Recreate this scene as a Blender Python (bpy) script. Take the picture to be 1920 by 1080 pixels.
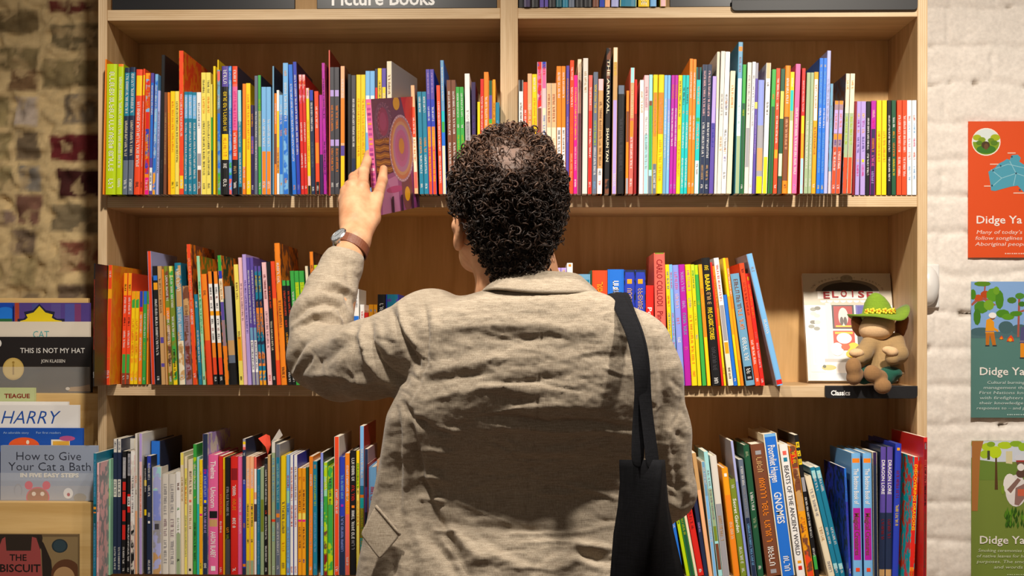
import bpy, bmesh, math, random, re
import numpy as np
import openvdb
from mathutils import Vector, Matrix, Euler, noise
for _o in list(bpy.data.objects):
    bpy.data.objects.remove(_o)
S = bpy.context.scene
COL = S.collection
R = math.radians
rng = random.Random(7)

# ---------------------------------------------------------------- camera
FPX, PX0, PY0 = 3080.0, 898.0, 625.0          # focal length and principal point for the 1920x1080 frame
CAMP = Vector((0.0, -3.5, 1.46))
YAW, ROLL = R(1.9), 0.0013
_f = Vector((-math.sin(YAW), math.cos(YAW), 0)); _r0 = Vector((math.cos(YAW), math.sin(YAW), 0)); _u0 = Vector((0, 0, 1))
_r = _r0 * math.cos(ROLL) + _u0 * math.sin(ROLL); _u = _u0 * math.cos(ROLL) - _r0 * math.sin(ROLL)
cd = bpy.data.cameras.new('camera'); cam = bpy.data.objects.new('camera', cd); COL.objects.link(cam)
cd.sensor_width = 36; cd.lens = 36 * FPX / 1920
cd.shift_x = (960 - PX0) / 1920; cd.shift_y = (PY0 - 540) / 1920
cam.matrix_world = Matrix(((_r.x, _u.x, -_f.x, CAMP.x), (_r.y, _u.y, -_f.y, CAMP.y), (_r.z, _u.z, -_f.z, CAMP.z), (0, 0, 0, 1)))
cd.clip_start = .05
S.camera = cam

def W(px, py, y):
    """the point at depth y of the room that the camera sees at a pixel of the frame"""
    d = _f + _r * ((px - PX0) / FPX) + _u * ((PY0 - py) / FPX)
    return CAMP + d * ((y - CAMP.y) / d.y)

def PROJ(a):
    """pixel coordinates of an n x 3 array of points"""
    p = a - np.array(CAMP); zc = p @ np.array(_f)
    return PX0 + FPX * (p @ np.array(_r)) / zc, PY0 - FPX * (p @ np.array(_u)) / zc

# ---------------------------------------------------------------- world, exposure, lamps
S.view_settings.view_transform = 'Standard'; S.view_settings.look = 'None'
S.view_settings.gamma = 1; S.view_settings.exposure = 0.0; S.view_settings.use_curve_mapping = False
wd = bpy.data.worlds.new('world'); S.world = wd; wd.use_nodes = True
bg = wd.node_tree.nodes['Background']; bg.inputs[0].default_value = (1.0, .86, .72, 1); bg.inputs[1].default_value = .18

def spot(name, loc, target, power, size=75, blend=.6, radius=.035, col=(1, .87, .70)):
    l = bpy.data.lights.new(name, 'SPOT'); l.energy = power; l.spot_size = R(size); l.spot_blend = blend; l.shadow_soft_size = radius; l.color = col
    o = bpy.data.objects.new(name, l); COL.objects.link(o); o.location = loc
    o.rotation_euler = (Vector(target) - Vector(loc)).to_track_quat('-Z', 'Y').to_euler()
    return o
WARM = (1, .92, .81)
spot('track_spot_lamp', (-.46, -1.24, 2.68), (-.62, -.1, .85), 116, 112, 1, .05, WARM)
spot('track_spot_lamp', (.66, -1.24, 2.68), (1.04, -.02, .85), 168, 112, 1, .05, WARM)
spot('track_spot_lamp', (.05, -1.22, 2.72), (.02, -.6, 1.0), 36, 100, 1, .05, WARM)

# ---------------------------------------------------------------- helpers
def lin(h):
    c = [int(h[i:i + 2], 16) / 255 for i in (0, 2, 4)]
    return tuple(x / 12.92 if x <= .04045 else ((x + .055) / 1.055) ** 2.4 for x in c)

def link(o, parent=None):
    COL.objects.link(o)
    if parent is not None: o.parent = parent
    return o

def empty(name, loc=(0, 0, 0), rot=(0, 0, 0)):
    o = bpy.data.objects.new(name, None); o.location = loc; o.rotation_euler = rot; o.empty_display_size = .05
    return link(o)

def tag(o, label=None, cat=None, group=None, kind=None):
    if label: o['label'] = label
    if cat: o['category'] = cat
    if group: o['group'] = group
    if kind: o['kind'] = kind
    return o

class MB:
    """collects polygons with a colour each; build() links them as one mesh object"""
    def __init__(s): s.v = []; s.f = []; s.c = []; s.c2 = []
    def add(s, vs, fs, col=(1, 1, 1), col2=None):
        b = len(s.v); s.v += [tuple(v) for v in vs]
        for f in fs:
            s.f.append([b + i for i in f]); s.c.append(col); s.c2.append(col2 or col)
    def box(s, lo, hi, col=(1, 1, 1), col2=None):
        x0, y0, z0 = lo; x1, y1, z1 = hi
        s.add([(x0, y0, z0), (x1, y0, z0), (x1, y1, z0), (x0, y1, z0), (x0, y0, z1), (x1, y0, z1), (x1, y1, z1), (x0, y1, z1)],
              [(0, 3, 2, 1), (4, 5, 6, 7), (0, 1, 5, 4), (1, 2, 6, 5), (2, 3, 7, 6), (3, 0, 4, 7)], col, col2)
    def prism(s, pts, y0, y1, col=(1, 1, 1), col2=None):
        """outline in x, z (counter-clockwise seen from the front) from depth y0 to y1"""
        n = len(pts)
        s.add([(x, y0, z) for x, z in pts] + [(x, y1, z) for x, z in pts],
              [tuple(range(n)), tuple(range(2 * n - 1, n - 1, -1))] + [(i, i + n, (i + 1) % n + n, (i + 1) % n) for i in range(n)], col, col2)
    def disc(s, x, z, rx, rz, y0, y1, col, n=28):
        s.prism([(x + rx * math.cos(2 * math.pi * i / n), z + rz * math.sin(2 * math.pi * i / n)) for i in range(n)], y0, y1, col)
    def tube(s, pts, rad, n=8, col=(1, 1, 1), cap=True):
        pts = [Vector(p) for p in pts]; m = len(pts)
        rad = rad if isinstance(rad, (list, tuple)) else [rad] * m
        up = None; vs = []
        for i, p in enumerate(pts):
            t = (pts[min(i + 1, m - 1)] - pts[max(i - 1, 0)]).normalized()
            if up is None: up = t.orthogonal().normalized()
            up = (up - t * up.dot(t)).normalized(); q = t.cross(up)
            vs += [p + (up * math.cos(2 * math.pi * k / n) + q * math.sin(2 * math.pi * k / n)) * rad[i] for k in range(n)]
        fs = [(i * n + k, i * n + (k + 1) % n, (i + 1) * n + (k + 1) % n, (i + 1) * n + k) for i in range(m - 1) for k in range(n)]
        if cap: fs += [tuple(range(n - 1, -1, -1)), tuple((m - 1) * n + k for k in range(n))]
        s.add(vs, fs, col)
    def build(s, name, mat, parent=None, smooth=False):
        me = bpy.data.meshes.new(name); me.from_pydata(s.v, [], s.f); me.materials.append(mat)
        for an, cs in (('Col', s.c), ('Col2', s.c2)):
            a = me.attributes.new(an, 'FLOAT_COLOR', 'FACE')
            a.data.foreach_set('color', np.array([(*c, 1) for c in cs], dtype=np.float32).ravel())
        if smooth: me.polygons.foreach_set('use_smooth', [True] * len(me.polygons))
        return link(bpy.data.objects.new(name, me), parent)

def bevel(o, w=.002, seg=2):
    m = o.modifiers.new('bevel', 'BEVEL'); m.width = w; m.segments = seg; m.limit_method = 'ANGLE'; m.angle_limit = R(50)
    return o

_tc = {}
def text_polys(s, shear=0.0, weight=0.0, cw=1.0):
    """flat polygons of a word in the default typeface: points in (x, y) with cap height 1, faces, width"""
    k = (s, shear, weight, cw)
    if k not in _tc:
        c = bpy.data.curves.new('lettering', 'FONT'); c.body = s; c.size = 1; c.shear = shear; c.resolution_u = 2; c.offset = weight
        o = bpy.data.objects.new('lettering', c); me = bpy.data.meshes.new_from_object(o)
        v = np.array([x.co[:2] for x in me.vertices]) if len(me.vertices) else np.zeros((1, 2))
        f = [tuple(p.vertices) for p in me.polygons]
        bpy.data.objects.remove(o); bpy.data.curves.remove(c); bpy.data.meshes.remove(me)
        v[:, 0] -= v[:, 0].min(); v[:, 0] *= cw; v /= .72
        _tc[k] = (v, f, float(v[:, 0].max()))
    return _tc[k]

def put_text(mb, s, org, ax, ay, h, col, width=None, shear=0.0, weight=0.0, center=False):
    """lettering with its lower left corner at org, running along ax, letters up along ay, cap height h, squeezed to width if given"""
    v, f, w = text_polys(s, shear, weight)
    sx = h if width is None else width / max(w, 1e-6)
    org = Vector(org); ax = Vector(ax); ay = Vector(ay)
    if center: org = org - ax * (w * sx / 2)
    mb.add([org + ax * (a * sx) + ay * (b * h) for a, b in v], f, col)

# ---------------------------------------------------------------- materials
def newmat(name):
    m = bpy.data.materials.new(name); m.use_nodes = True
    nt = m.node_tree; return m, nt, nt.nodes, nt.links, nt.nodes['Principled BSDF']

def mat_plain(name, col, rough=.5, spec=.5, metal=0, noise_amt=.08, scale=40, bump=0.0):
    m, nt, N, L, B = newmat(name)
    tc = N.new('ShaderNodeTexCoord'); nz = N.new('ShaderNodeTexNoise'); nz.inputs['Scale'].default_value = scale; nz.inputs['Detail'].default_value = 4
    L.new(tc.outputs['Object'], nz.inputs['Vector'])
    mx = N.new('ShaderNodeMix'); mx.data_type = 'RGBA'
    mx.inputs[6].default_value = (*[c * (1 - noise_amt) for c in col], 1); mx.inputs[7].default_value = (*[min(1, c * (1 + noise_amt)) for c in col], 1)
    L.new(nz.outputs['Fac'], mx.inputs[0]); L.new(mx.outputs[2], B.inputs['Base Color'])
    B.inputs['Roughness'].default_value = rough; B.inputs['Metallic'].default_value = metal; B.inputs['Specular IOR Level'].default_value = spec
    if bump:
        bp = N.new('ShaderNodeBump'); bp.inputs['Strength'].default_value = bump; bp.inputs['Distance'].default_value = .002
        L.new(nz.outputs['Fac'], bp.inputs['Height']); L.new(bp.outputs[0], B.inputs['Normal'])
    return m

def mat_attr(name, rough=.4, spec=.4, scale=45, sharp=True):
    """printed surface: the face colour, patched with the second colour by a noise"""
    m, nt, N, L, B = newmat(name)
    a = N.new('ShaderNodeAttribute'); a.attribute_name = 'Col'; b = N.new('ShaderNodeAttribute'); b.attribute_name = 'Col2'
    tc = N.new('ShaderNodeTexCoord'); nz = N.new('ShaderNodeTexNoise'); nz.inputs['Scale'].default_value = scale; nz.inputs['Detail'].default_value = 2
    L.new(tc.outputs['Object'], nz.inputs['Vector'])
    rp = N.new('ShaderNodeValToRGB'); rp.color_ramp.elements[0].position = .48; rp.color_ramp.elements[1].position = .54
    L.new(nz.outputs['Fac'], rp.inputs[0])
    mx = N.new('ShaderNodeMix'); mx.data_type = 'RGBA'
    L.new(rp.outputs[0], mx.inputs[0]); L.new(a.outputs['Color'], mx.inputs[6]); L.new(b.outputs['Color'], mx.inputs[7]); L.new(mx.outputs[2], B.inputs['Base Color'])
    B.inputs['Roughness'].default_value = rough; B.inputs['Specular IOR Level'].default_value = spec
    return m

def mat_wood(name, c0, c1, axis, rough=.5, ply=False):
    """birch ply: long grain along one axis, with thin veneer lines when it is an edge"""
    m, nt, N, L, B = newmat(name)
    tc = N.new('ShaderNodeTexCoord'); mp = N.new('ShaderNodeMapping')
    s = [9, 9, 9]; s[axis] = .7; mp.inputs['Scale'].default_value = s
    L.new(tc.outputs['Object'], mp.inputs[0])
    nz = N.new('ShaderNodeTexNoise'); nz.inputs['Scale'].default_value = 3.2; nz.inputs['Detail'].default_value = 7; nz.inputs['Distortion'].default_value = .8
    L.new(mp.outputs[0], nz.inputs['Vector'])
    n2 = N.new('ShaderNodeTexNoise'); n2.inputs['Scale'].default_value = 28; n2.inputs['Detail'].default_value = 2; L.new(mp.outputs[0], n2.inputs['Vector'])
    ad = N.new('ShaderNodeMath'); ad.operation = 'MULTIPLY_ADD'; ad.inputs[1].default_value = .25; L.new(n2.outputs['Fac'], ad.inputs[0]); L.new(nz.outputs['Fac'], ad.inputs[2])
    rp = N.new('ShaderNodeValToRGB'); rp.color_ramp.elements[0].position = .42; rp.color_ramp.elements[1].position = .78
    rp.color_ramp.elements[0].color = (*c0, 1); rp.color_ramp.elements[1].color = (*c1, 1); L.new(ad.outputs[0], rp.inputs[0])
    out = rp.outputs[0]
    if ply:
        sp = N.new('ShaderNodeSeparateXYZ'); L.new(tc.outputs['Object'], sp.inputs[0])
        mu = N.new('ShaderNodeMath'); mu.operation = 'MULTIPLY'; mu.inputs[1].default_value = 2 * math.pi / .0042; L.new(sp.outputs['Z' if axis == 0 else 'X'], mu.inputs[0])
        sn = N.new('ShaderNodeMath'); sn.operation = 'SINE'; L.new(mu.outputs[0], sn.inputs[0])
        r2 = N.new('ShaderNodeValToRGB'); r2.color_ramp.elements[0].position = .3; r2.color_ramp.elements[1].position = .75
        r2.color_ramp.elements[0].color = (.80, .74, .66, 1); r2.color_ramp.elements[1].color = (1, 1, 1, 1)
        h = N.new('ShaderNodeMath'); h.operation = 'MULTIPLY_ADD'; h.inputs[1].default_value = .5; h.inputs[2].default_value = .5; L.new(sn.outputs[0], h.inputs[0]); L.new(h.outputs[0], r2.inputs[0])
        mx = N.new('ShaderNodeMix'); mx.data_type = 'RGBA'; mx.blend_type = 'MULTIPLY'; mx.inputs[0].default_value = .8
        L.new(out, mx.inputs[6]); L.new(r2.outputs[0], mx.inputs[7]); out = mx.outputs[2]
    L.new(out, B.inputs['Base Color']); B.inputs['Roughness'].default_value = rough; B.inputs['Specular IOR Level'].default_value = .3
    return m

M_PRINT = mat_attr('printed_cover', .38, .4)
M_INK = mat_attr('printed_ink', .5, .3)
M_PAPER = mat_plain('paper', lin('E6DCC8'), .8, .2, 0, .06, 300)
M_WOODX = mat_wood('birch_ply_shelf', lin('BE9868'), lin('D8B586'), 0)
M_WOODZ = mat_wood('birch_ply_upright', lin('BE9868'), lin('D8B586'), 2)
M_EDGEX = mat_wood('birch_ply_edge_shelf', lin('C4A67E'), lin('DEC4A0'), 0, ply=True)
M_EDGEZ = mat_wood('birch_ply_edge_upright', lin('C4A67E'), lin('DEC4A0'), 2, ply=True)
M_BACK = mat_wood('birch_back_panel', lin('C89C62'), lin('DDB37A'), 2)
M_RACK = mat_wood('pale_ply_rack', lin('D2A968'), lin('E3BE80'), 0)
M_BLACK = mat_plain('black_board', lin('1C1B1D'), .45, .4, 0, .1, 30)
# ---------------------------------------------------------------- the room
WALLY = .32
def wall_grid(name, px0, px1, py0, py1, step, colour_fn, height_fn, mat):
    """a brick wall as a fine grid with real relief; colours per point"""
    a = W(px0, py0, WALLY); b = W(px1, py1, WALLY)
    x0, x1, z0, z1 = a.x, b.x, b.z, a.z
    nx = int((x1 - x0) / step) + 1; nz = int((z1 - z0) / step) + 1
    X, Z = np.meshgrid(np.linspace(x0, x1, nx), np.linspace(z0, z1, nz))
    return X, Z, nx, nz

def fbm(X, Z, sc, seed=0, octv=3):
    """cheap value noise on arrays"""
    out = np.zeros_like(X); amp = 1.0; tot = 0
    r = np.random.RandomState(seed); T = r.rand(256, 256)
    for k in range(octv):
        x = X * sc * 2 ** k + 37.3 * k + 500; z = Z * sc * 2 ** k + 11.1 * k + 500
        xi = np.floor(x).astype(int); zi = np.floor(z).astype(int); fx = x - xi; fz = z - zi
        fx = fx * fx * (3 - 2 * fx); fz = fz * fz * (3 - 2 * fz)
        g = lambda i, j: T[(xi + i) % 256, (zi + j) % 256]
        out += amp * ((g(0, 0) * (1 - fx) + g(1, 0) * fx) * (1 - fz) + (g(0, 1) * (1 - fx) + g(1, 1) * fx) * fz)
        tot += amp; amp *= .5
    return out / tot

def grid_object(name, X, Y, Z, C, mat):
    nz, nx = X.shape
    v = np.stack([X, Y, Z], -1).reshape(-1, 3)
    i = np.arange((nz - 1) * nx).reshape(nz - 1, nx)[:, :-1].ravel()
    q = np.stack([i, i + 1, i + nx + 1, i + nx], -1)
    me = bpy.data.meshes.new(name); me.vertices.add(len(v)); me.vertices.foreach_set('co', v.astype(np.float32).ravel())
    me.loops.add(q.size); me.loops.foreach_set('vertex_index', q.astype(np.int32).ravel())
    me.polygons.add(len(q)); me.polygons.foreach_set('loop_start', np.arange(0, q.size, 4, dtype=np.int32)); me.polygons.foreach_set('loop_total', np.full(len(q), 4, dtype=np.int32))
    me.polygons.foreach_set('use_smooth', np.ones(len(q), dtype=bool)); me.update(calc_edges=True)
    a = me.attributes.new('Col', 'FLOAT_COLOR', 'POINT'); c4 = np.concatenate([C.reshape(-1, 3), np.ones((nx * nz, 1))], 1); a.data.foreach_set('color', c4.astype(np.float32).ravel())
    me.materials.append(mat)
    return link(bpy.data.objects.new(name, me))

def mat_wall(name, rough, nsc, bump):
    m, nt, N, L, B = newmat(name)
    a = N.new('ShaderNodeAttribute'); a.attribute_name = 'Col'
    tc = N.new('ShaderNodeTexCoord'); nz = N.new('ShaderNodeTexNoise'); nz.inputs['Scale'].default_value = nsc; nz.inputs['Detail'].default_value = 6; L.new(tc.outputs['Object'], nz.inputs['Vector'])
    r = N.new('ShaderNodeMapRange'); r.inputs[3].default_value = .78; r.inputs[4].default_value = 1.18; L.new(nz.outputs['Fac'], r.inputs[0])
    mx = N.new('ShaderNodeVectorMath'); mx.operation = 'SCALE'; L.new(a.outputs['Color'], mx.inputs[0]); L.new(r.outputs[0], mx.inputs['Scale']); L.new(mx.outputs[0], B.inputs['Base Color'])
    bp = N.new('ShaderNodeBump'); bp.inputs['Strength'].default_value = bump; bp.inputs['Distance'].default_value = .003; L.new(nz.outputs['Fac'], bp.inputs['Height']); L.new(bp.outputs[0], B.inputs['Normal'])
    B.inputs['Roughness'].default_value = rough; B.inputs['Specular IOR Level'].default_value = .25
    return m

# left: old mixed brick in thick sandy mortar. bricks in pixels of the frame: x0, y0, x1, y1, colour
BR = [(-60, 20, 70, 62, '6B5A3C'), (92, 2, 185, 24, '5A2A22'), (95, 45, 185, 92, '6E6044'), (-60, 88, 70, 130, '7A6A48'), (80, 110, 185, 165, '7B6B49'), (20, 130, 72, 170, '6A5137'),
      (-40, 180, 15, 235, '8A7A54'), (28, 182, 70, 236, 'A39486'), (118, 178, 185, 232, '6F6250'), (30, 246, 74, 298, '6B5B46'), (94, 250, 200, 301, '5A1C1E'), (-50, 246, 18, 298, '8E7E58'),
      (38, 310, 74, 360, '777066'), (110, 316, 200, 371, '3A1816'), (-50, 312, 26, 362, '93835C'), (30, 366, 75, 420, '6A4A3C'), (-40, 392, 26, 424, '7A6558'), (97, 382, 200, 436, '6F6148'),
      (18, 428, 68, 474, '6E5C4A'), (112, 450, 200, 506, '7A4A38'), (-50, 480, 70, 536, '93815A'), (112, 530, 200, 580, '6C5A48'), (20, 545, 72, 590, '75644B'),
      (-60, -60, 60, -15, '75654A'), (75, -50, 185, -12, '6B5A3F')]
for row in range(14):
    for k in range(4):
        BR.append((-160 + k * 110 + (row % 2) * 50, 610 + row * 66, -160 + k * 110 + (row % 2) * 50 + 96, 610 + row * 66 + 52, rng.choice(['75644B', '6F4A3A', '8A7A58', '5C2A24', '6B5B46'])))
X, Z, nx, nz = wall_grid('', -1000, 300, -420, 1810, .006, None, None, None)
ppx = W(0, 0, WALLY); ppx2 = W(100, 100, WALLY); kx = 100 / (ppx2.x - ppx.x); kz = 100 / (ppx.z - ppx2.z)
PXg = (X - ppx.x) * kx; PYg = (ppx.z - Z) * kz
wob = (fbm(X, Z, 26, 3, 4) - .5) * 13; wob2 = (fbm(X, Z, 24, 9, 4) - .5) * 12
C = np.empty(X.shape + (3,)); C[:] = lin('CDB383'); C *= (.7 + .6 * fbm(X, Z, 24, 5, 4))[..., None]
H = (fbm(X, Z, 40, 1, 2) - .5) * .0012
for (x0, y0, x1, y1, c) in BR:
    d = np.minimum(np.minimum(PXg + wob - x0, x1 - PXg - wob), np.minimum(PYg + wob2 - y0, y1 - PYg - wob2))
    a = np.clip(d / 6 + .45, 0, 1)
    bc = np.array(lin(c))[None, None] * (.75 + 1.1 * fbm(X, Z, 45, int(abs(x0 + y0)) % 97))[..., None]
    sm = np.clip((fbm(X, Z, 30, 77, 4) - .55) * 7, 0, .75)[..., None]           # mortar smeared over the brick faces
    bc = bc * (1 - sm) + np.array(lin('BFA579')) * sm
    C = C * (1 - a[..., None]) + bc * a[..., None]
    H += a * .0016 + (fbm(X, Z, 38, 8, 3) - .5) * .0005
M_BRICK = mat_wall('old_brick', .85, 60, .18)
tag(grid_object('wall_left', X, WALLY - H, Z, C, M_BRICK), kind='structure')

# right: brick painted thick white, courses about 70 px high
X, Z, nx, nz = wall_grid('', 1600, 2420, -420, 1810, .005, None, None, None)
PXg = (X - ppx.x) * kx; PYg = (ppx.z - Z) * kz
wv = (fbm(X, Z, 7, 13, 4) - .5) * 20; w2 = (fbm(X, Z, 40, 17) - .5) * 10
course = (PYg + wv - 25) / 69.5; ci = np.floor(course); cf = course - ci
dz_ = np.minimum(cf, 1 - cf) * 69.5 + w2
bx = (PXg - 1742 + (ci % 2) * 95 + (ci * 37 % 23)) / 190; dx_ = np.minimum(bx - np.floor(bx), 1 - bx + np.floor(bx)) * 190 + w2
dm = np.minimum(dz_, dx_ * 1.6 + 2)
H = .0048 * np.clip(dm / 13, 0, 1) ** .8 * (.75 + .6 * fbm(X, Z, 6, 27, 2)) + (fbm(X, Z, 26, 21, 4) - .5) * .006 + (fbm(X, Z, 90, 23, 2) - .5) * .0015
crack = np.clip((fbm(X, Z, 22, 31, 3) - .66) * 12, 0, 1) * np.clip(1 - dz_ / 4, 0, 1)
H -= crack * .012
C = np.empty(X.shape + (3,)); C[:] = lin('F4EBE1'); C *= (.93 + .1 * fbm(X, Z, 20, 41))[..., None]
C = C * (1 - .75 * crack[..., None]) + np.array(lin('6B563C')) * .75 * crack[..., None]
M_WHITE = mat_wall('white_painted_brick', .55, 120, .12)
tag(grid_object('wall_right', X, WALLY - H, Z, C, M_WHITE), kind='structure')
# plain wall behind the bookcase between the two finishes
m_ = MB(); m_.box((W(300, 0, WALLY).x, WALLY + .004, -.0), (W(1600, 0, WALLY).x, WALLY + .1, 3.4)); tag(m_.build('wall_back', mat_plain('plaster', lin('C9BFB0'), .8)), kind='structure')
m_ = MB(); m_.box((-3.2, -4.6, -.1), (3.2, .42, 0)); M_FLOOR = mat_wood('floor_boards', lin('6B4A2E'), lin('8A6240'), 0, .4); tag(m_.build('floor', M_FLOOR), kind='structure')
m_ = MB(); m_.box((-3.2, -4.6, 3.4), (3.2, .42, 3.5)); tag(m_.build('ceiling', mat_plain('ceiling_paint', lin('B8AEA0'), .9)), kind='structure')

# ---------------------------------------------------------------- bookcase
XL0, XL1 = W(183.5, 380, 0).x, W(200.5, 380, 0).x
XR0, XR1 = W(1720, 380, 0).x, W(1739, 380, 0).x
XD0, XD1 = W(938, 60, 0).x, W(971, 60, 0).x
SH = [(W(955, 14.6, 0).z, W(955, 35, 0).z), (W(955, 367, 0).z, W(955, 389, 0).z), (W(955, 722.3, 0).z, W(955, 743.8, 0).z), (W(955, 1077, 0).z, W(955, 1099, 0).z)]
SH += [(SH[3][0] - .405, SH[3][1] - .405), (SH[3][0] - .81, SH[3][1] - .81)]
DEP = .30
case = empty('bookcase', ((XL0 + XR1) / 2, 0, 0))
tag(case, 'tall pale birch plywood bookcase of open shelves between brick and white walls', 'bookcase')
OX = (XL0 + XR1) / 2
def wood(name, lo, hi, mat, emat, bev=.0012):
    """board with a body and a paler layered front edge"""
    lo = (lo[0] - OX, lo[1], lo[2]); hi = (hi[0] - OX, hi[1], hi[2])
    b = MB(); b.box(lo, hi); o = b.build(name, mat, case)
    o.data.materials.append(emat); o.data.polygons[2].material_index = 1
    return bevel(o, bev, 2)
wood('side_panel', (XL0, 0, 0), (XL1, DEP, 2.62), M_WOODZ, M_EDGEZ)
wood('side_panel', (XR0, 0, 0), (XR1, DEP, 2.62), M_WOODZ, M_EDGEZ)
wood('divider_panel', (XD0, .0008, 0), (XD1, DEP - .012, 2.62), M_WOODZ, M_EDGEZ)
for zt, zb in SH:
    wood('shelf_board', (XL1, .001, zb), (XD0, DEP - .012, zt), M_WOODX, M_EDGEX)
    wood('shelf_board', (XD1, .001, zb), (XR0, DEP - .012, zt), M_WOODX, M_EDGEX)
wood('top_board', (XL0, 0, 2.62), (XR1, DEP, 2.645), M_WOODX, M_EDGEX)
wood('back_panel', (XL1, DEP - .012, 0), (XR0, DEP, 2.62), M_BACK, M_BACK, 0.0004)
# ---------------------------------------------------------------- books
PAL = {}
for _l in '''or F0851E orange|lm B8D20E lime green|nv 232F4C navy|ro EC4A22 orange-red|rd D6261E red|dr 8A181E dark red|yl F4CF12 yellow|py EFDD62 pale yellow|am F0A018 amber|bk 1A191B black|ch 444248 charcoal
gr 9C9AA0 grey|wh EFECE8 white|cr EADBBB cream|tn C79C66 tan|br 78462F brown|bl 2470D4 blue|lb 78B4E6 light blue|rb 2B3EB2 royal blue|pw 8896E2 periwinkle|tl 1C7C9A teal|tq 16BCBA turquoise|aq A2DADC pale aqua
gn 3CA644 green|dg 22553A dark green|sg 9BAE86 sage green|ol 7A8A2A olive green|mt 98D4B0 mint green|pu 5A489E purple|dp 34234E dark purple|ll B49CDC lilac|lv ACB0E2 lavender|mg B01E9E magenta|hp E8148A hot pink
pk E4649C pink|pp EFBEC2 pale pink|sl 646E80 slate|sb 6C9EBE steel blue|pe F2B284 peach|sa EA6558 coral|mv 9A7C88 mauve|ow DCD6CC off-white|yg C8D82A yellow-green|dt 0E5560 dark teal'''.replace('\n', '|').split('|'):
    PAL[_l[:2]] = (lin(_l[3:9]), _l[10:])
ROWS = {'A': ('upper shelf, brick side', 1, -.041), 'B': ('upper shelf, poster side', 1, -.041), 'C': ('middle shelf, brick side', 2, -.036), 'D': ('middle shelf, poster side', 2, -.018),
        'E': ('lower shelf, brick side', 3, -.030), 'F': ('lower shelf, poster side', 3, -.012), 'T': ('topmost shelf', 0, -.004)}
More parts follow.
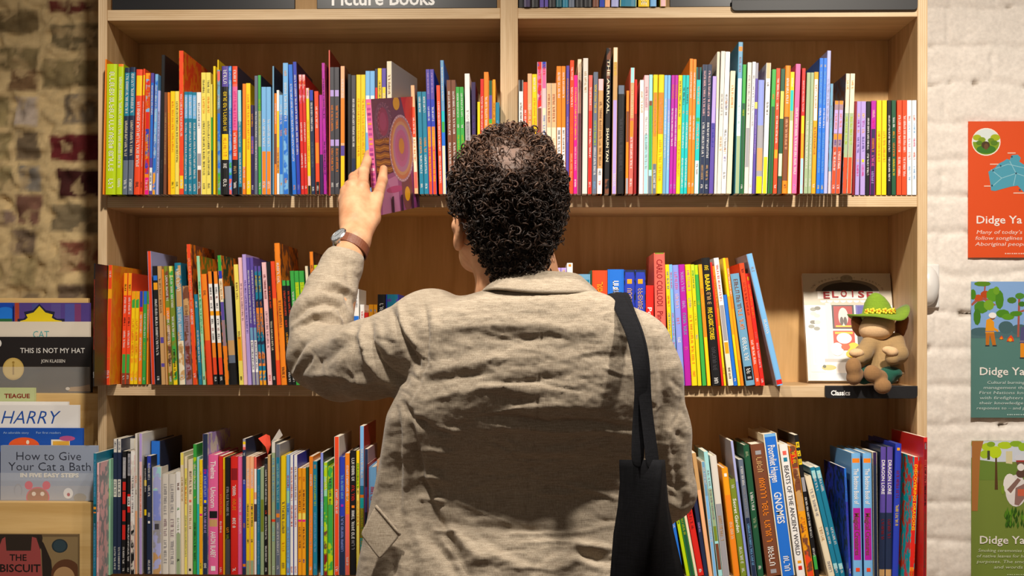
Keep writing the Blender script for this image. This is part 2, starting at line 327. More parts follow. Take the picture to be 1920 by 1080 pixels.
# each line: left px, right px, lean px, top px, colour ; bands down the spine (grey to the foot of one white book, mauve on one cream, is painted shade) ; lettering ; options
BOOKS = '''
A
192 195.3 5 111 or;;;d=.24
195.3 217 3 120 lm;;wh.06-.83 wh.88-.95;d=.24
217.2 229 4 120 lm;or0-.02;wh.1-.8 wh.88-.95;d=.24
229 239 5 127 nv;tl.04-.38 sl.73-1;wh.05-.36 cr.42-.7 wh.88-.96
239 249.5 5 126 nv;tl.04-.38 sl.73-1;wh.05-.36 cr.42-.7 wh.88-.96
250.5 262.5 5 130 ro;yl.05-.21;wh.26-.78 bk.9-.95
262.6 270 6 129 ro;yl.05-.21;wh.26-.78 bk.9-.95
270 279 3 137 or;am0-.05 lb.05-.32 rd.32-.46 rb.46-.83 hp.86-1;am.1-.3 yl.5-.72 wh.88-.96;m=rd
279 285 4 137 pu;bl.08-.7 wh.78-.97;wh.1-.35 bk.82-.92
285 292 6 139 lb;bl.7-.8 am.8-1;wh.1-.4 wh.45-.7;m=bl
292.2 297 4 170 lv;;sl.2-.8
299 305.7 4 103 bk;;ch.75-.85;d=.26
306 312 2 173 br;;tn.2-.7
312.2 319.5 -1 173 or;;yl.2-.8
319.6 328 0 171 yl;;or.1-.6 bk.88-.94
328.1 335.8 0 171 py;;bk.1-.7 bk.88-.94
336 344.4 -.5 95 ro;yl.87-.96;wh.3-.6 wh.9-.96;d=.26 s=ro m2=or
344.5 352.4 1 172 tl;lb.03-.26;wh.05-.24 wh.3-.85 wh.9-.97
352.5 360.8 0 172 tl;lb.03-.26;wh.05-.24 wh.3-.85 wh.9-.97
360.9 369 -.5 173 tl;lb.03-.26;wh.05-.24 wh.3-.85 wh.9-.97
369.6 378 -1 173 wh;gr.6-.72 br.76-1;sl.1-.35 wh.88-.95
378.2 387 -1 136 py;;ch.06-.17 or.2-.34 ch.4-.85 ch.91-.96
387.1 396 -1 136 py;;ch.06-.17 or.2-.34 ch.4-.85 ch.91-.96
396.2 399.5 -1 158 dt;py0-.3 gn.3-.6;
399.6 404.2 0 124 yl;;
404.4 407 0 112 yl;;;y=-.02
407.2 414 -1 131 sl;sa0-.1 bl.35-.8 gn.8-1;wh.2-.3 lm.85-.95;m=sb
415 429 0 124 bk;pu0-.16 yl.53-.73;wh.03-.13 yl.2-.5 am.56-.7 wh.76-.8 wh.88-.93
429.2 435 -1 124 bl;gn.75-.85 sa.88-1;wh.05-.6;m=lb
435.2 447 -.5 124 sa;ro0-.14 pk.16-.5 ro.5-.73 bk.73-1;wh.03-.12 hp.2-.48 wh.52-.7 tn.78-.83 wh.9-.95;s=nv
447.1 454.4 -2 169 tl;aq0-.3 bk.93-1;wh.2-.55 wh.6-.9
454.5 462 0 157 or;yl.5-.75;wh.75-.85 wh.9-.95
462 470.5 -1 156 yl;;or.1-.6 wh.88-.95
470.6 477 -1 197 dp;pu.35-.55;am.1-.25 or.4-.55 wh.9-.95
477.1 484 0 142 sl;;wh.3-.52 wh.55-.8
484.1 490.5 -1 141 gn;sg.3-.6;lm.2-.5 wh.9-.96;s=nv
490.6 499.5 -.5 163 lb;or.6-1;wh.3-.55 wh.88-.95
499.6 508.5 -.5 163 lb;or.6-1;wh.3-.55 wh.88-.95
510.5 514 0 124 sb;;;s=nv d=.25
514.2 518.8 0 175 or;br.4-.7;wh.1-.3
519 524 -.5 169 wh;yl.2-.55 am.55-.8;br.6-.8
524.2 531 -1 178 lb;bl.2-.8;wh.1-.3 am.35-.42 am.88-.92
531.2 541 -1 118 lb;bl.4-1;am.06-.1 wh.15-.45 am.5-.55 am.88-.92;m=lb
548.5 556.3 -8 121 bl;;wh.15-.75 am.93-.97
556.5 564.4 -8 116 rb;;wh.1-.7 pw.93-.97;s=dp d=.25
564.5 571 -5 140 rd;pp0-.27;or.02-.1 pk.13-.24 wh.4-.56 wh.66-.78 wh.93-.96;m=rd
571.1 577.2 -5 140 rd;pp0-.27;or.02-.1 pk.13-.24 wh.4-.56 wh.66-.78 wh.93-.96;m=rd
577.3 583.3 -4 165 yl;pp0-.1 pp.83-.92 bk.92-1;pk.02-.08 am.3-.7
583.5 591.3 -4 169 nv;rb0-.1;wh.12-.4 sl.5-.75 wh.93-.97
592 599.8 -3 171 ro;or.5-.7 bk.88-1;wh.15-.36 wh.92-.97
600 606.8 -2 178 dp;mg0-.6;
607 616.8 -4 118 mg;;dp.12-.42 dp.6-.85;m2=pk
617 619 -1 94 sa;;;y=-.004 d=.24 s=dr
619.1 627.6 -1 126 ch;ll.18-.23 ll.57-.62;or.3-.5 or.64-.82 wh.91-.94
627.8 637 -1 126 ch;ll.18-.23 ll.57-.62;or.3-.5 or.64-.82 wh.91-.94
638 646.8 0 124 pe;or.25-.6 pu.62-.7 yl.7-1;wh.1-.25;s=br
652 658.5 0 139 bk;;;
658.7 667 0 141 ch;nv.7-1;wh.2-.6
668 676.5 0 140 yl;;am.2-.7
676.6 685 0 140 yl;;am.2-.7
685.2 693.7 0 133 lb;wh.2-.5;bl.25-.4
693.8 702.8 0 133 lb;wh.2-.5;bl.25-.4
703 708 0 129 nv;rd.15-.5;
708.1 715.6 0 128 yl;;ch.1-.5
715.7 724 0 128 pu;yl.15-1;wh.2-.5
726 735.5 -1 115 cr;;br.1-.25;d=.24 yaw=-9 s=ow
777 784 -7 160 pe;ro.2-.48 cr.48-.8 sa.8-.95;wh.3-.45 or.5-.7;y=-.05
787 795.4 -5 172 tl;;wh.05-.2 am.45-.6 wh.62-.8 wh.9-.95
795.6 804 -5 172 tl;;wh.05-.2 am.45-.6 wh.62-.8 wh.9-.95
804.2 811.5 -6 130 rb;pu0-.24 or.46-.62 ro.62-1;ll.03-.2 wh.3-.42 yl.5-.9
811.6 819.4 -6 130 rb;pu0-.24 or.46-.62 ro.62-1;ll.03-.2 wh.3-.42 yl.5-.9
823 830 -5 160 ro;;wh.15-.6 wh.65-.9
830.2 837 -5 113 sb;tq.38-.46 gn.46-.54 bl.54-.64 cr.64-1;wh.05-.3;s=bl
841 849.4 -4 150 br;;wh.1-.48 wh.55-.9
849.5 858 -4 150 br;;wh.1-.48 wh.55-.9
858.2 865.3 -4 163 gn;;wh.06-.28 wh.35-.38 lm.45-.8
865.4 873 -4 163 gn;;wh.06-.28 wh.35-.38 lm.45-.8
874 883.5 -3 138 wh;gr.4-1;gr.3-.6
885.5 893.6 -2 154 dp;;pu.3-.6
895 900.3 0 191 yl;;
900.5 907 0 148 rd;;wh.15-.7
907.2 916 0 135 or;;wh.2-.6
916.2 923.4 0 151 am;dg0-.13 pu.13-.34 gn.34-.38;
923.6 929 0 149 am;;br.2-.5
929.2 936.5 0 192 tl;;lb.2-.6
B
972.5 981 0 150 wh;bk0-.1 yl.5-1;bk.2-.5
981.2 989 0 154 ro;;wh.25-.5
989.1 997.4 0 138 pe;or.3-1;wh.25-.7
997.6 1007 0 139 yl;;wh.03-.15 am.2-.75
1007.2 1016 0 116 pp;rb0-.05 pk.05-.2 br.35-1;ro.02-.1 mg.22-.3;m=rd
1016.1 1024.5 0 116 pp;rb0-.05 pk.05-.2 cr.35-.6;ro.02-.1 bl.4-.8
1025 1033.6 0 156 cr;pe0-.4;br.1-.35 pe.5-.8
1033.8 1043 0 156 cr;pe0-.4;br.1-.35 pe.5-.8
1043.5 1052.6 0 124 or;wh.48-1;wh.05-.25 ch.5-.7 ch.73-.98
1052.8 1060.5 0 124 or;wh.48-1;wh.05-.25 ch.5-.7 ch.73-.98
1060.7 1066.8 1 123 pu;;am.1-.3 ll.4-.6
1067 1075 2 113 ro;;wh.05-.15 wh.2-.35 or.5-.55 pe.7-.9
1075.2 1082 1 141 hp;;yl.1-.55 pp.6-.8 wh.88-.95
1082.2 1089.6 1 111 cr;mv.4-1;gr.1-.25;y=-.022
1091.5 1101 2 109 ow;;tn.1-.25;d=.26
1102 1109.2 2 141 sa;rd.3-1;wh.1-.25 wh.45-.7 wh.9-.95
1110 1118.6 3 135 sl;;yl.1-.35 lm.4-.6 wh.62-.85 lb.9-.96
1119 1129 3 148 or;pp0-.1 tn.1-.78 wh.78-1;br.2-.75 nv.8-.84 rd.88-.93
1133 1142.3 4 90 br;bk.3-.9;cr.08-.45=THE_ARRIVAL cr.55-.78=SHAUN_TAN;s=bk d=.27 m=bk
1147 1155.7 3 89 tn;cr0-.1 ll.36-1;yl.1-.2 wh.86-.95;d=.27
1157 1169.5 2 160 bk;sl0-.08;ch.3-.8
1172.5 1178 2 170 or;br.2-.5 gr.85-1;
1178.2 1187 4 127 sa;aq0-.12 tn.12-.4 or.42-.55;cr.13-.38 wh.55-.8 wh.88-.94
1188 1193 2 149 rd;dr.3-1;
1198 1206 2 150 wh;;tn.1-.3
1206.2 1215 2 141 pp;wh.3-.5 aq.5-1;mv.1-.28 gr.35-.8
1215.3 1222 2 140 aq;br.22-.26 gn.26-.8 sl.85-1;
1222.2 1230.8 3 140 yl;or.15-.52 am.52-.75 sl.75-1;tn.2-.5 wh.8-.95
1231 1241.8 4 140 yl;or.15-.5;tn.2-.5 am.55-.9
1242 1248.2 4 141 lb;sb.5-1;wh.2-.7
1248.4 1254 4 141 lb;pw.2-.4;wh.3-.8
1254.2 1260.7 5 141 mg;;or.08-.2 wh.28-.6 ll.92-.96
1260.8 1267 5 141 mg;;or.08-.2 wh.28-.6 ll.92-.96
1267.2 1274.8 5 141 yl;;ch.05-.35 or.42-.46 am.55-.85
1275 1281.4 5 141 tq;;ch.1-.25 pe.3-.33 wh.4-.62 wh.7-.95
1281.6 1288.2 5 141 tq;;ch.1-.25 pe.3-.33 wh.4-.62 wh.7-.95
1288.4 1294.8 5 110 or;;wh.1-.3 wh.42-.6 wh.92-.95;d=.26
1294.9 1301.2 5 111 or;;wh.1-.3 wh.42-.6 wh.92-.95
1301.5 1310 5 126 tq;bk0-.1 gn.4-.43 wh.74-1;pe.15-.3 pe.45-.65 sl.76-.85
1311 1319.6 7 121 nv;;pp.05-.4 wh.45-.72 tn.78-.9 wh.93-.96;s=sl
1319.8 1328.4 7 121 nv;;pp.05-.4 wh.45-.72 tn.78-.9 wh.93-.96
1329 1338.4 7 143 pu;ll0-.4;rb.4-.6
1338.6 1344 6 97 cr;ow.4-1;;s=ow d=.26
1344.2 1352.3 8 96 ow;;gr.3-.45 tn.6-.7
1352.4 1361.2 8 97 wh;;ch.3-.45 or.35-.37 pu.38-.4 ch.55-.7 or.68-.72 pu.74-.78 ch.85-.9
1362 1371.3 8 133 cr;;or.12-.3
1377.5 1386.5 7 79 sb;or.03-.06 wh.24-.62 sg.62-1;mv.1-.2 aq.4-.6;s=tl d=.27
1386.7 1393.6 6 121 gn;dg.3-1;lm.35-.4 wh.93-.97
1395 1402.8 7 117 ow;gr.5-.8;gr.1-.4
1403 1410 8 116 wh;;gr.1-.5 am.93-.96
1410.2 1416.8 7 118 pu;gr0-.12 py.3-.35;ll.4-.7
1417 1428.8 5 150 gr;pw0-.4 tn.6-.8 yl.85-1;
1429 1437.8 8 118 wh;pe0-.12 yl.72-1;ch.15-.18 ch.3-.4
1440 1447.8 8 130 gn;dg.3-1;or.2-.25
1449 1456.5 7 128 ro;am.65-.72;wh.08-.25 wh.28-.33 wh.38-.6 wh.93-.96
1457.3 1465.3 7 129 dg;py.18-.4 dg.42-.68 cr.68-.86 ch.88-1;
1466 1476.3 7 123 or;br.4-.9;wh.1-.3 pe.42-.65 bk.93-.96
1476.5 1484 6 135 yl;tq.15-.32 sg.32-.4 cr.4-1;wh.05-.12
1484.3 1493.5 8 120 pk;;wh.34-.85 ll.93-.97
1499 1505.8 5 128 rd;yl.38-.52 am.52-.72 aq.72-1;pp.1-.35 wh.93-.97
1507 1514.3 6 136 sg;;wh.4-.8 wh.88-.94
1514.5 1520.8 6 136 sg;;wh.4-.8 wh.88-.94
1521 1529 6 135 am;wh.06-.4;or.1-.3 br.45-.68 wh.92-.95
1530 1537.4 7 109 bl;;yl.05-.07 lb.1-.35 wh.37-.52 lb.55-.85 yl.94-.97;s=bl d=.26
1537.6 1544.2 7 109 bl;;yl.05-.07 lb.1-.35 wh.37-.52 lb.55-.85 yl.94-.97
1544.4 1551.3 7 95 lv;;gr.2-.5;d=.27
1552 1558 5 157 sb;pp.8-1;gr.2-.4;s=sb m2=br
1558.2 1566.3 7 189 mv;or0-.04 ll.1-.35 or.36-.42 ro.5-1;or.14-.3 pu.42-.48 wh.55-.75 wh.91-.95
1566.5 1575 7 189 mv;or0-.04 ll.1-.35 or.36-.42 ro.5-1;or.14-.3 pu.42-.48 wh.55-.75 wh.91-.95
1579 1587.6 7 138 cr;sg.33-.7 ro.7-1;or.06-.13 lm.36-.6;s=sl m2=br
1587.8 1596.5 7 138 cr;sg.33-.7 ro.7-1;or.06-.13 lm.36-.6
1597.3 1602.5 5 190 dr;;;y=-.004
1603 1612 4 190 ll;;yl.13-.18 mg.2-.28 am.3-.35 pu.38-.55 yl.62-.65 hp.68-.8;y=-.002
1612.5 1622 2 190 ll;;yl.13-.18 mg.2-.28 am.3-.35 pu.38-.55 yl.62-.65 hp.68-.8;y=-.002
1622.8 1630.3 2 190 bk;;wh.18-.52 wh.56-.8;y=-.002
1630.7 1640.3 3 189 mg;dp.3-1;pp.1-.18 hp.2-.3 or.4-.55 pk.58-.7 ll.75-.88;y=-.002
1643 1652.2 1 188 yl;;or.33-.65;y=-.002
1652.8 1662 1 188 yl;;or.33-.65;y=-.002
1663.6 1671 0 188 bk;;wh.16-.55 wh.6-.85;y=-.002
1671.8 1680 0 188 dg;;wh.18-.3 am.33-.4 or.45-.6 yl.62-.8;y=-.002
1681 1690.4 1 188 ro;;wh.16-.55 wh.6-.82;y=-.002
1690.8 1700.4 1 188 ro;;wh.16-.55 wh.6-.82;y=-.002
1700.8 1709.4 0 188 wh;;rd.16-.22 lb.25-.35 pk.4-.5 rd.55-.62 lb.7-.85;y=-.002
1710 1718.6 0 188 wh;;rd.16-.22 lb.25-.35 pk.4-.5 rd.55-.62 lb.7-.85;y=-.002
C
169.5 178.2 2 494 bk;;ro.13-.7 wh.88-.93;y=-.16 yb=736 s=bk d=.27
191.5 198 4 497 pw;yl0-.06 ro.15-.2 am.3-.35 sb.5-.7 sa.75-1;;y=-.06 yb=722 m=or
198.2 206 5 497 ro;am.2-.28;wh.05-.1 or.6-.8 wh.88-.95;y=-.06 yb=722 s=or m2=am d=.26
227 234.8 5 512 ro;am0-.2 gn.73-.9 br.9-1;bk.1-.16 wh.22-.37 bk.4-.48 wh.52-.67 wh.92-.95;y=-.006 d=.2
235 243 5 512 ro;am0-.2 gn.73-.9 br.9-1;bk.1-.16 wh.22-.37 bk.4-.48 wh.52-.67 wh.92-.95;y=-.006 d=.2
243.2 250.2 4 546 yl;gn0-.18;am.3-.7 wh.93-.96;y=-.004 m=am d=.18
250.4 257.5 4 546 yl;gn0-.18;am.3-.7 wh.93-.96;y=-.004 m=am d=.18
258.6 265.6 3 546 or;rb0-.17 rd.17-.22;wh.25-.45 wh.5-.75 wh.93-.96;y=-.004 d=.18
266 273 3 546 gn;bl0-.14;wh.24-.5 lm.55-.75 wh.93-.96;y=-.004 d=.18
274 282 2 546 or;gn0-.14;wh.2-.45 bk.5-.54 yl.6-.8;y=-.004 d=.18
284 291 -8 471 ro;;;y=-.01 s=lv d=.26
292.5 302 -7 499 bk;bl.08-.12 am.14-.2;wh.28-.75 wh.93-.97;s=bk
302.7 310.8 -8 499 tn;pu.6-.65 pu.82-.85;br.1-.4
311 315.8 -8 505 or;tn.4-1;
316 324.5 -9 499 ol;or.35-.45 tn.5-.9;wh.08-.3 wh.38-.66 ch.7-.85 wh.93-.97;m=br
324.7 333.5 -9 499 ol;py0-.1 yl.8-1;wh.08-.35 wh.42-.6 bk.7-.95;m=gn
335.6 348 -9 493 tl;tn.22-.36 sb.36-.64 cr.64-1;wh.05-.25 wh.36-.64 tn.67-.75 wh.92-.96;s=tl m=tn
348.3 361.5 -7 536 mv;tn0-.3;br.2-.5 dr.6-.9;m=br
362 370.3 -13 458 ro;;pe.1-.45 wh.46-.58 wh.92-.95;s=or m2=br d=.26
372.6 379.6 -9 552 tl;;wh.08-.15 wh.4-.75 lb.9-.94
379.8 387.8 -12 480 mt;;gn.2-.6 bk.93-.96;s=ol m2=or d=.25
388.3 399 -12 514 ro;or0-.6;br.15-.2
400.6 409.2 -12 509 wh;or0-.11 am.35-.39 or.63-.76 ro.76-.91 bk.91-1;ch.14-.2 dr.22-.25 ch.28-.33 ch.42-.48 dr.5-.53 ch.55-.6 wh.93-.97;s=bk
411.2 420 -12 509 wh;or0-.11 am.35-.39 or.63-.76 ro.76-.91 bk.91-1;ch.14-.2 dr.22-.25 ch.28-.33 ch.42-.48 dr.5-.53 ch.55-.6 wh.93-.97;s=bk
421.8 429.8 -15 479 gn;rb.12-.18 cr.18-.36 pu.36-.5 mv.5-.7 or.7-1;tn.2-.35;s=dg m2=or d=.25
430.2 445 -11 537 sl;gr0-.55 tn.55-.7 bk.78-1;;s=bk
448.7 457 -11 496 py;am.6-.8;br.15-.3 br.55-.62 bk.93-.96
457.2 464.5 -11 483 pp;;mv.2-.5
464.7 473 -11 477 ll;;pu.2-.6
473.2 479.8 -12 483 pu;sb.55-.65 wh.65-.9 gr.9-1;wh.1-.52 sl.66-.88;s=pu
480 486.4 -12 483 pu;sb.55-.65 wh.65-.9 gr.9-1;wh.1-.52 sl.66-.88;s=pu
486.6 493 -11 499 nv;pu0-.08 or.35-.6 tl.66-.72 or.72-.84 tl.84-.88 am.88-1;yl.08-.22 or.3-.34 tl.4-.58 br.74-.82;m=tl
493.2 500 -11 499 nv;pu0-.08 or.35-.6 tl.66-.72 or.72-.84 tl.84-.88 am.88-1;yl.08-.22 or.3-.34 tl.4-.58 br.74-.82;m=tl
502.3 511 -12 492 pp;;dr.1-.3 mv.4-.7 sa.92-.96
511.2 518.5 -12 491 bk;;ro.2-.38 cr.48-.72 wh.93-.97
519 527 -12 490 ro;or.3-.8;
527.3 538 -14 456 or;;wh.14-.28 br.4-.6 bk.87-.95;s=or m2=br d=.27
540 547.8 -12 526 bk;gn0-.05;ro.1-.35 ro.38-.45 am.5-.75 wh.88-.97
548 555 -12 526 bk;gn0-.05;ro.1-.35 ro.38-.45 am.5-.75 wh.88-.97
555.3 563 -12 508 gn;;wh.18-.33 lm.5-.8;s=gn
563.2 571.6 -12 508 gn;lm.1-1;yg.1-.4
572 581.5 -12 508 gn;lm.1-1;yg.1-.4
583.5 589 -12 499 cr;;
589.5 598 -10 472 or;;br.1-.5;s=br m2=bk d=.26
598.3 605 -10 497 yg;;ol.1-.5
650 661 9 583 or;;wh.1-.3;y=-.02
663 674 -1 542 wh;rd.28-.3 bl.28-.6;gr.05-.2;s=ow
675 683 0 571 wh;;rd.08-.25
683.2 691 0 586 rd;;wh.1-.3
691.2 699.8 0 571 am;;lb.06-.1 lb.14-.2
700 707.5 0 571 am;;lb.06-.1 lb.14-.2
707.8 723 0 552 bk;;wh.1-.22 wh.26-.3
723.5 748 0 552 rb;pu0-.08 tl.08-.2 am.2-.24 nv.24-.4;;m=tl
D
1041 1051.5 0 502 ll;;yl.02-.06
1051.8 1062.5 0 502 ll;;yl.02-.06
1063 1074 0 493 wh;;or.01-.03
1083 1107 0 514 sb;tl.05-.3;cr.06-.2
1107.3 1110 0 507 dg;;
1110.3 1139 0 507 ro;;am.1-.35
1139.3 1170 0 505 bl;gn.5-.6;wh.1-.35 wh.12-.33
1170.5 1190.3 0 506 rb;nv0-.02;am.08-.12 tn.16-.4;m2=nv
1190.6 1210.5 0 506 rb;nv0-.02;am.08-.12 tn.16-.4;m2=nv
1211 1226 0 535 rd;;wh.22-.4=Polar
1230 1250.5 -4 474 sa;ol0-.01;dr.05-.4=CARLO_COLLODI dr.44-.65=Pinocchio;d=.24
1256 1264 -9 496 yl;;tl.06-.2 rd.26-.34 tl.4-.6
1264.3 1272 -10 496 lb;;pk.06-.2 pk.4-.7
1272.4 1284 -12 497 pw;;pk.06-.2 pp.24-.36 sa.44-.5 wh.6-.64
1284.8 1296.6 -13 496 mg;;ll.06-.22 ll.3-.36 sb.4-.58 pk.68-.71
1297.2 1308.6 -13 496 yl;;pk.05-.22 gr.28-.36 or.42-.82 or.88-.92
1308.8 1316.4 -14 496 yg;yl.1-1;gn.05-.2 ol.3-.34 lm.4-.5 sb.58-.62
1317 1326 -16 497 gn;lm0-.08;lm.3-.33
1326.2 1335.4 -17 496 am;or.2-.6 yl.6-1;yl.1-.2 yl.25-.35
1335.8 1352.3 -21 484 bk;;yl.06-.1 yl.13-.26=BABAR tn.27-.37 yl.39-.64=FIVE_CLASSIC_STORIES ch.7-.88 wh.94-.98
1353 1357.4 -22 492 rd;;
1357.6 1365.3 -22 499 yl;or0-.5;br.08-.35 br.85-.9
1366 1375.6 -28 484 wh;gr.37-.65 am.66-.75 cr.75-1;rd.05-.34 ch.86-.95
1376 1383.6 -20 553 bl;;wh.92-.96
1383.8 1389 -29 484 yl;am.3-.6;
1389.2 1395.2 -30 484 or;am.4-.8;wh.08-.3
1396.3 1416 -30 514 sb;bk.83-.955;br.05-.3 or.31-.5 wh.57-.78 wh.85-.9 gr.92-.94;y=-.02
1416.6 1426.4 -31 494 ro;;bk.04-.08 dr.16-.42 wh.63-.83 wh.94-.97;s=ro
1426.7 1437.4 -29 513 rd;;yl.03-.07 or.1-.4 sa.52-.58 pp.62-.85 wh.94-.97
1457 1469 -58 477 lb;rd.955-.99;gr.1-.14 wh.5-.6;y=-.035 s=gr d=.2
E
174 180 1 850 tl;dt.4-.6 am.42-.44 or.46-.47;lb.05-.35 lb.55-.9;y=-.128 s=tl d=.27
180.5 189.6 1 868 pp;;bk.1-.42 sa.5-.8 bk.93-.96;s=pp m2=gr y=-.128
203 211 1 861 mt;;yg.25-.4;y=-.05
211.3 219 1 823 nv;ow0-.1 ow.3-.43;sl.02-.08 sl.31-.42 wh.8-.97;s=nv
219.2 226.6 1 823 nv;ow0-.1 ow.3-.43;sl.02-.08 sl.31-.42 wh.8-.97;s=nv
227.5 235 2 846 bk;gr.05-.22 rd.25-.32 rd.33-.43 rd.48-.57 rd.6-.72;wh.08-.2 wh.78-.92 wh.95-.98;d=.07
236.8 243.6 2 846 bk;gr.02-.2 rd.35-.37 wh.37-.45 rd.45-.5;sl.05-.18 bk.38-.44 wh.6-.9 wh.95-.98;d=.07
244 252.6 1 845 wh;bk.6-1;gr.2-.5;m2=pp m=ow d=.07
227 252 2 822 ow;;pu.08-.12;y=.05 s=cr d=.22
253 260.5 0 813 ow;pe.55-1;or.3-.35 br.4-.43
260.7 267.3 0 813 ll;pp.2-.6;or.3-.6;s=wh
270 274.9 0 856 bk;yl.2-.25 yl.45-.5;wh.1-.3;d=.055
275 283.8 0 855 nv;rb0-.1;wh.06-.2 wh.25-.35 wh.48-.52 wh.55-.57 wh.88-.99;s=nv d=.055
270 280 0 830 py;;tn.1-.3;y=.03
281 300 1 827 bl;;wh.6-.7;y=.04 s=nv d=.22
285 303 0 876 aq;cr.1-.2 pw.22-.5 gr.5-.8 tn.8-1;ch.53-.58;m=lv s=ow d=.065
303.6 316 0 889 ow;;gr.1-.4 mv.45-.62 gr.66-.9
316.4 329.3 0 889 ow;;gr.1-.4 mv.45-.62 gr.66-.9
329.6 338.8 0 885 wh;sg.6-1;br.1-.18 gn.35-.38 sg.45-.6 bk.85-.88
339 345.5 -1 849 cr;py0-.1;tn.2-.4
345.7 351.2 0 856 cr;py.1-1;ol.18-.24 ro.25-.4 sg.5-.85
351.5 361.8 1 862 cr;;br.1-.3 sa.35-.37 tn.4-.6 bk.95-.97
362 368.8 0 833 gn;lm.1-.3;wh.15-.35 yl.4-.42 dg.6-.9;m=gn
369 373.4 0 857 aq;tq.4-1;
373.6 379.6 0 862 yl;hp.47-.49 am.5-.9;am.1-.4 ch.9-.95
379.8 389.6 0 814 nv;rb.25-.5;hp.25-.28 lv.3-.45 yl.47-.49 ll.52-.7 wh.92-.96;s=ow m2=ll d=.26
390.7 408.8 0 853 pk;bk.47-.53 tn.54-.6;wh.05-.2=Thelma wh.27-.44=Unicorn wh.64-.86=AARON_BLABEY wh.93-.97;d=.24 s=pk
410 417.9 0 855 rd;;or.32-.5 wh.55-.65 wh.94-.98;s=rd
418.1 421.2 0 858 yl;am.1-1;
421.4 431.8 0 858 bk;ch.7-1;gr.25-.5 am.6-.64 ol.66-.7
432.3 446 0 856 rd;dr.1-.2;wh.24-.34 or.36-.46 wh.52-.6 wh.94-.98
446.2 454.4 0 856 pk;;wh.35-.47 wh.5-.65
454.6 461 0 823 nv;gr0-.02 yl.02-.04 pp.04-.06 sa.06-.08 rb.3-.95 or.92-.94;wh.1-.12 wh.3-.33 am.62-.66
461.2 468.6 0 856 pe;yl.27-.88 sg.88-1;wh.1-.25 ch.4-.6 pu.42-.44 ch.7-.73
468.8 476 0 856 pe;yl.27-.88 sg.88-1;wh.1-.25 ch.4-.6 pu.42-.44 ch.7-.73
476.2 481.4 0 857 wh;sa0-.1 pe.3-.36 ch.4-.55;;s=dr
481.6 488 0 880 tl;;lb.15-.6 lb.68-.9
488.2 495 0 876 sg;ol.3-.6;
495.3 502.4 0 859 bk;ch.05-.1;wh.1-.4 ro.45-.48 wh.5-.7 wh.75-.9 wh.94-.98
502.6 508.3 -1 853 tn;sg.5-1;
508.5 516.8 0 829 sg;ow0-.08 ro.58-.6;lb.12-.45 aq.63-.75 wh.93-.96;s=bk
517 525 0 833 sl;tl.1-.5 or.53-.56;aq.15-.45 wh.6-.85 wh.93-.96;s=gr
525.5 536 1 855 yl;;ch.38-.65 am.72-.8 ch.9-.95
537 543.3 0 853 lb;mt.3-.4;rd.17-.27 bl.4-.5 gr.6-.9 rd.94-.98
543.5 550.4 0 853 wh;;sa.1-.38 sa.42-.6 rd.93-.98;s=rb
550.6 558 0 853 wh;;tn.1-.38 sa.42-.6 rd.93-.98;s=rb
558.4 565.9 0 878 am;py.42-.48 hp.48-.5;or.08-.12 br.2-.4 br.55-.75 pu.85-.88
566 573.4 0 878 am;py.42-.48 hp.48-.5;or.08-.12 br.2-.4 br.55-.75 pu.85-.88
573.6 578.4 0 876 dg;;
578.6 586.4 1 856 or;;wh.15-.25 pe.5-.85 wh.93-.96
586.6 594.6 0 865 tl;;am.03-.06 lm.12-.4 lb.45-.8 lb.9-.94
600.5 606.5 0 849 pw;lb.4-1;wh.3-.6;s=bk
606.7 614 0 867 mt;gn.3-.55 br.6-.8 dr.8-1;wh.15-.25;m=lm s=gn
614.2 624 0 875 lm;gn.35-.7;ch.1-.35;m=gn
626.6 636 0 819 ro;;sa.1-.2 wh.38-.55 wh.94-.97;s=ow d=.24
636.3 646.8 0 857 rb;nv.5-1;lb.15-.35 mg.4-.42 pw.5-.8
647 655.6 0 850 or;sa.5-1;wh.1-.4 yl.35-.5 wh.85-.92
656 668 0 845 bk;;wh.06-.25 rd.28-.4 or.44-.46 wh.48-.7 gr.72-.8
668 674 0 845 yl;lm.1-.3 py.3-1;dg.1-.35 or.4-.6
674.2 683 0 799 tq;lb0-.4 or.46-.48 ol.55-.75 tl.4-.46;wh.15-.35 yl.55-.85;s=dr d=.26
683.2 690.3 0 842 nv;pu.3-.5;;s=mv
684 690.3 0 870 dr;br.3-1;;y=-.05
690.6 706 0 876 lb;sb.5-1;rd.18-.3;s=lb y=-.045
706.4 714 0 862 pe;;rd.2-.3
714.5 724 0 850 gn;;wh.2-.4
724.5 735 0 858 yl;;bk.2-.4
F
1262 1273.6 -22 884 mg;;
1275 1282 -28 900 bl;;wh.2-.5
1282.4 1293.8 -36 886 lm;gn.1-.3;dg.3-.5
1294.3 1303 -36 886 gn;dg.2-1;lm.4-.6
1303.4 1308.6 -37 880 cr;;
1309.3 1320.8 -32 905 rd;;dr.3-.5 wh.93-.97
1321.2 1328.8 -30 880 dp;nv.3-1;ll.5-.6
1329.2 1337 -32 850 tn;pe.3-1;
1337.8 1346.8 -23 866 sb;lb.3-1;wh.05-.2 wh.5-.7;s=cr
1347.2 1355.2 -28 847 aq;sg.3-.6 ol.6-.72 br.74-.95;gr.15-.55
1355.8 1368.4 -25 855 ow;gr.4-1;tn.5-.7
1376 1387.6 -23 878 am;or.25-1;wh.05-.08 cr.5-.66;d=.2
1389 1401 -22 899 ol;;wh.06-.1 wh.2-.55=Secret_Garden wh.7-.88 wh.92-.96
1401.4 1406.8 -32 827 lv;pw.3-1;;s=gr
1410 1419.4 -26 862 sl;nv.5-1;wh.06-.22 gr.24-.5 lb.55-.9
1421 1432.6 -28 835 dg;;sg.05-.09 wh.36-.5 sg.55-.64 wh.92-.95;d=.22
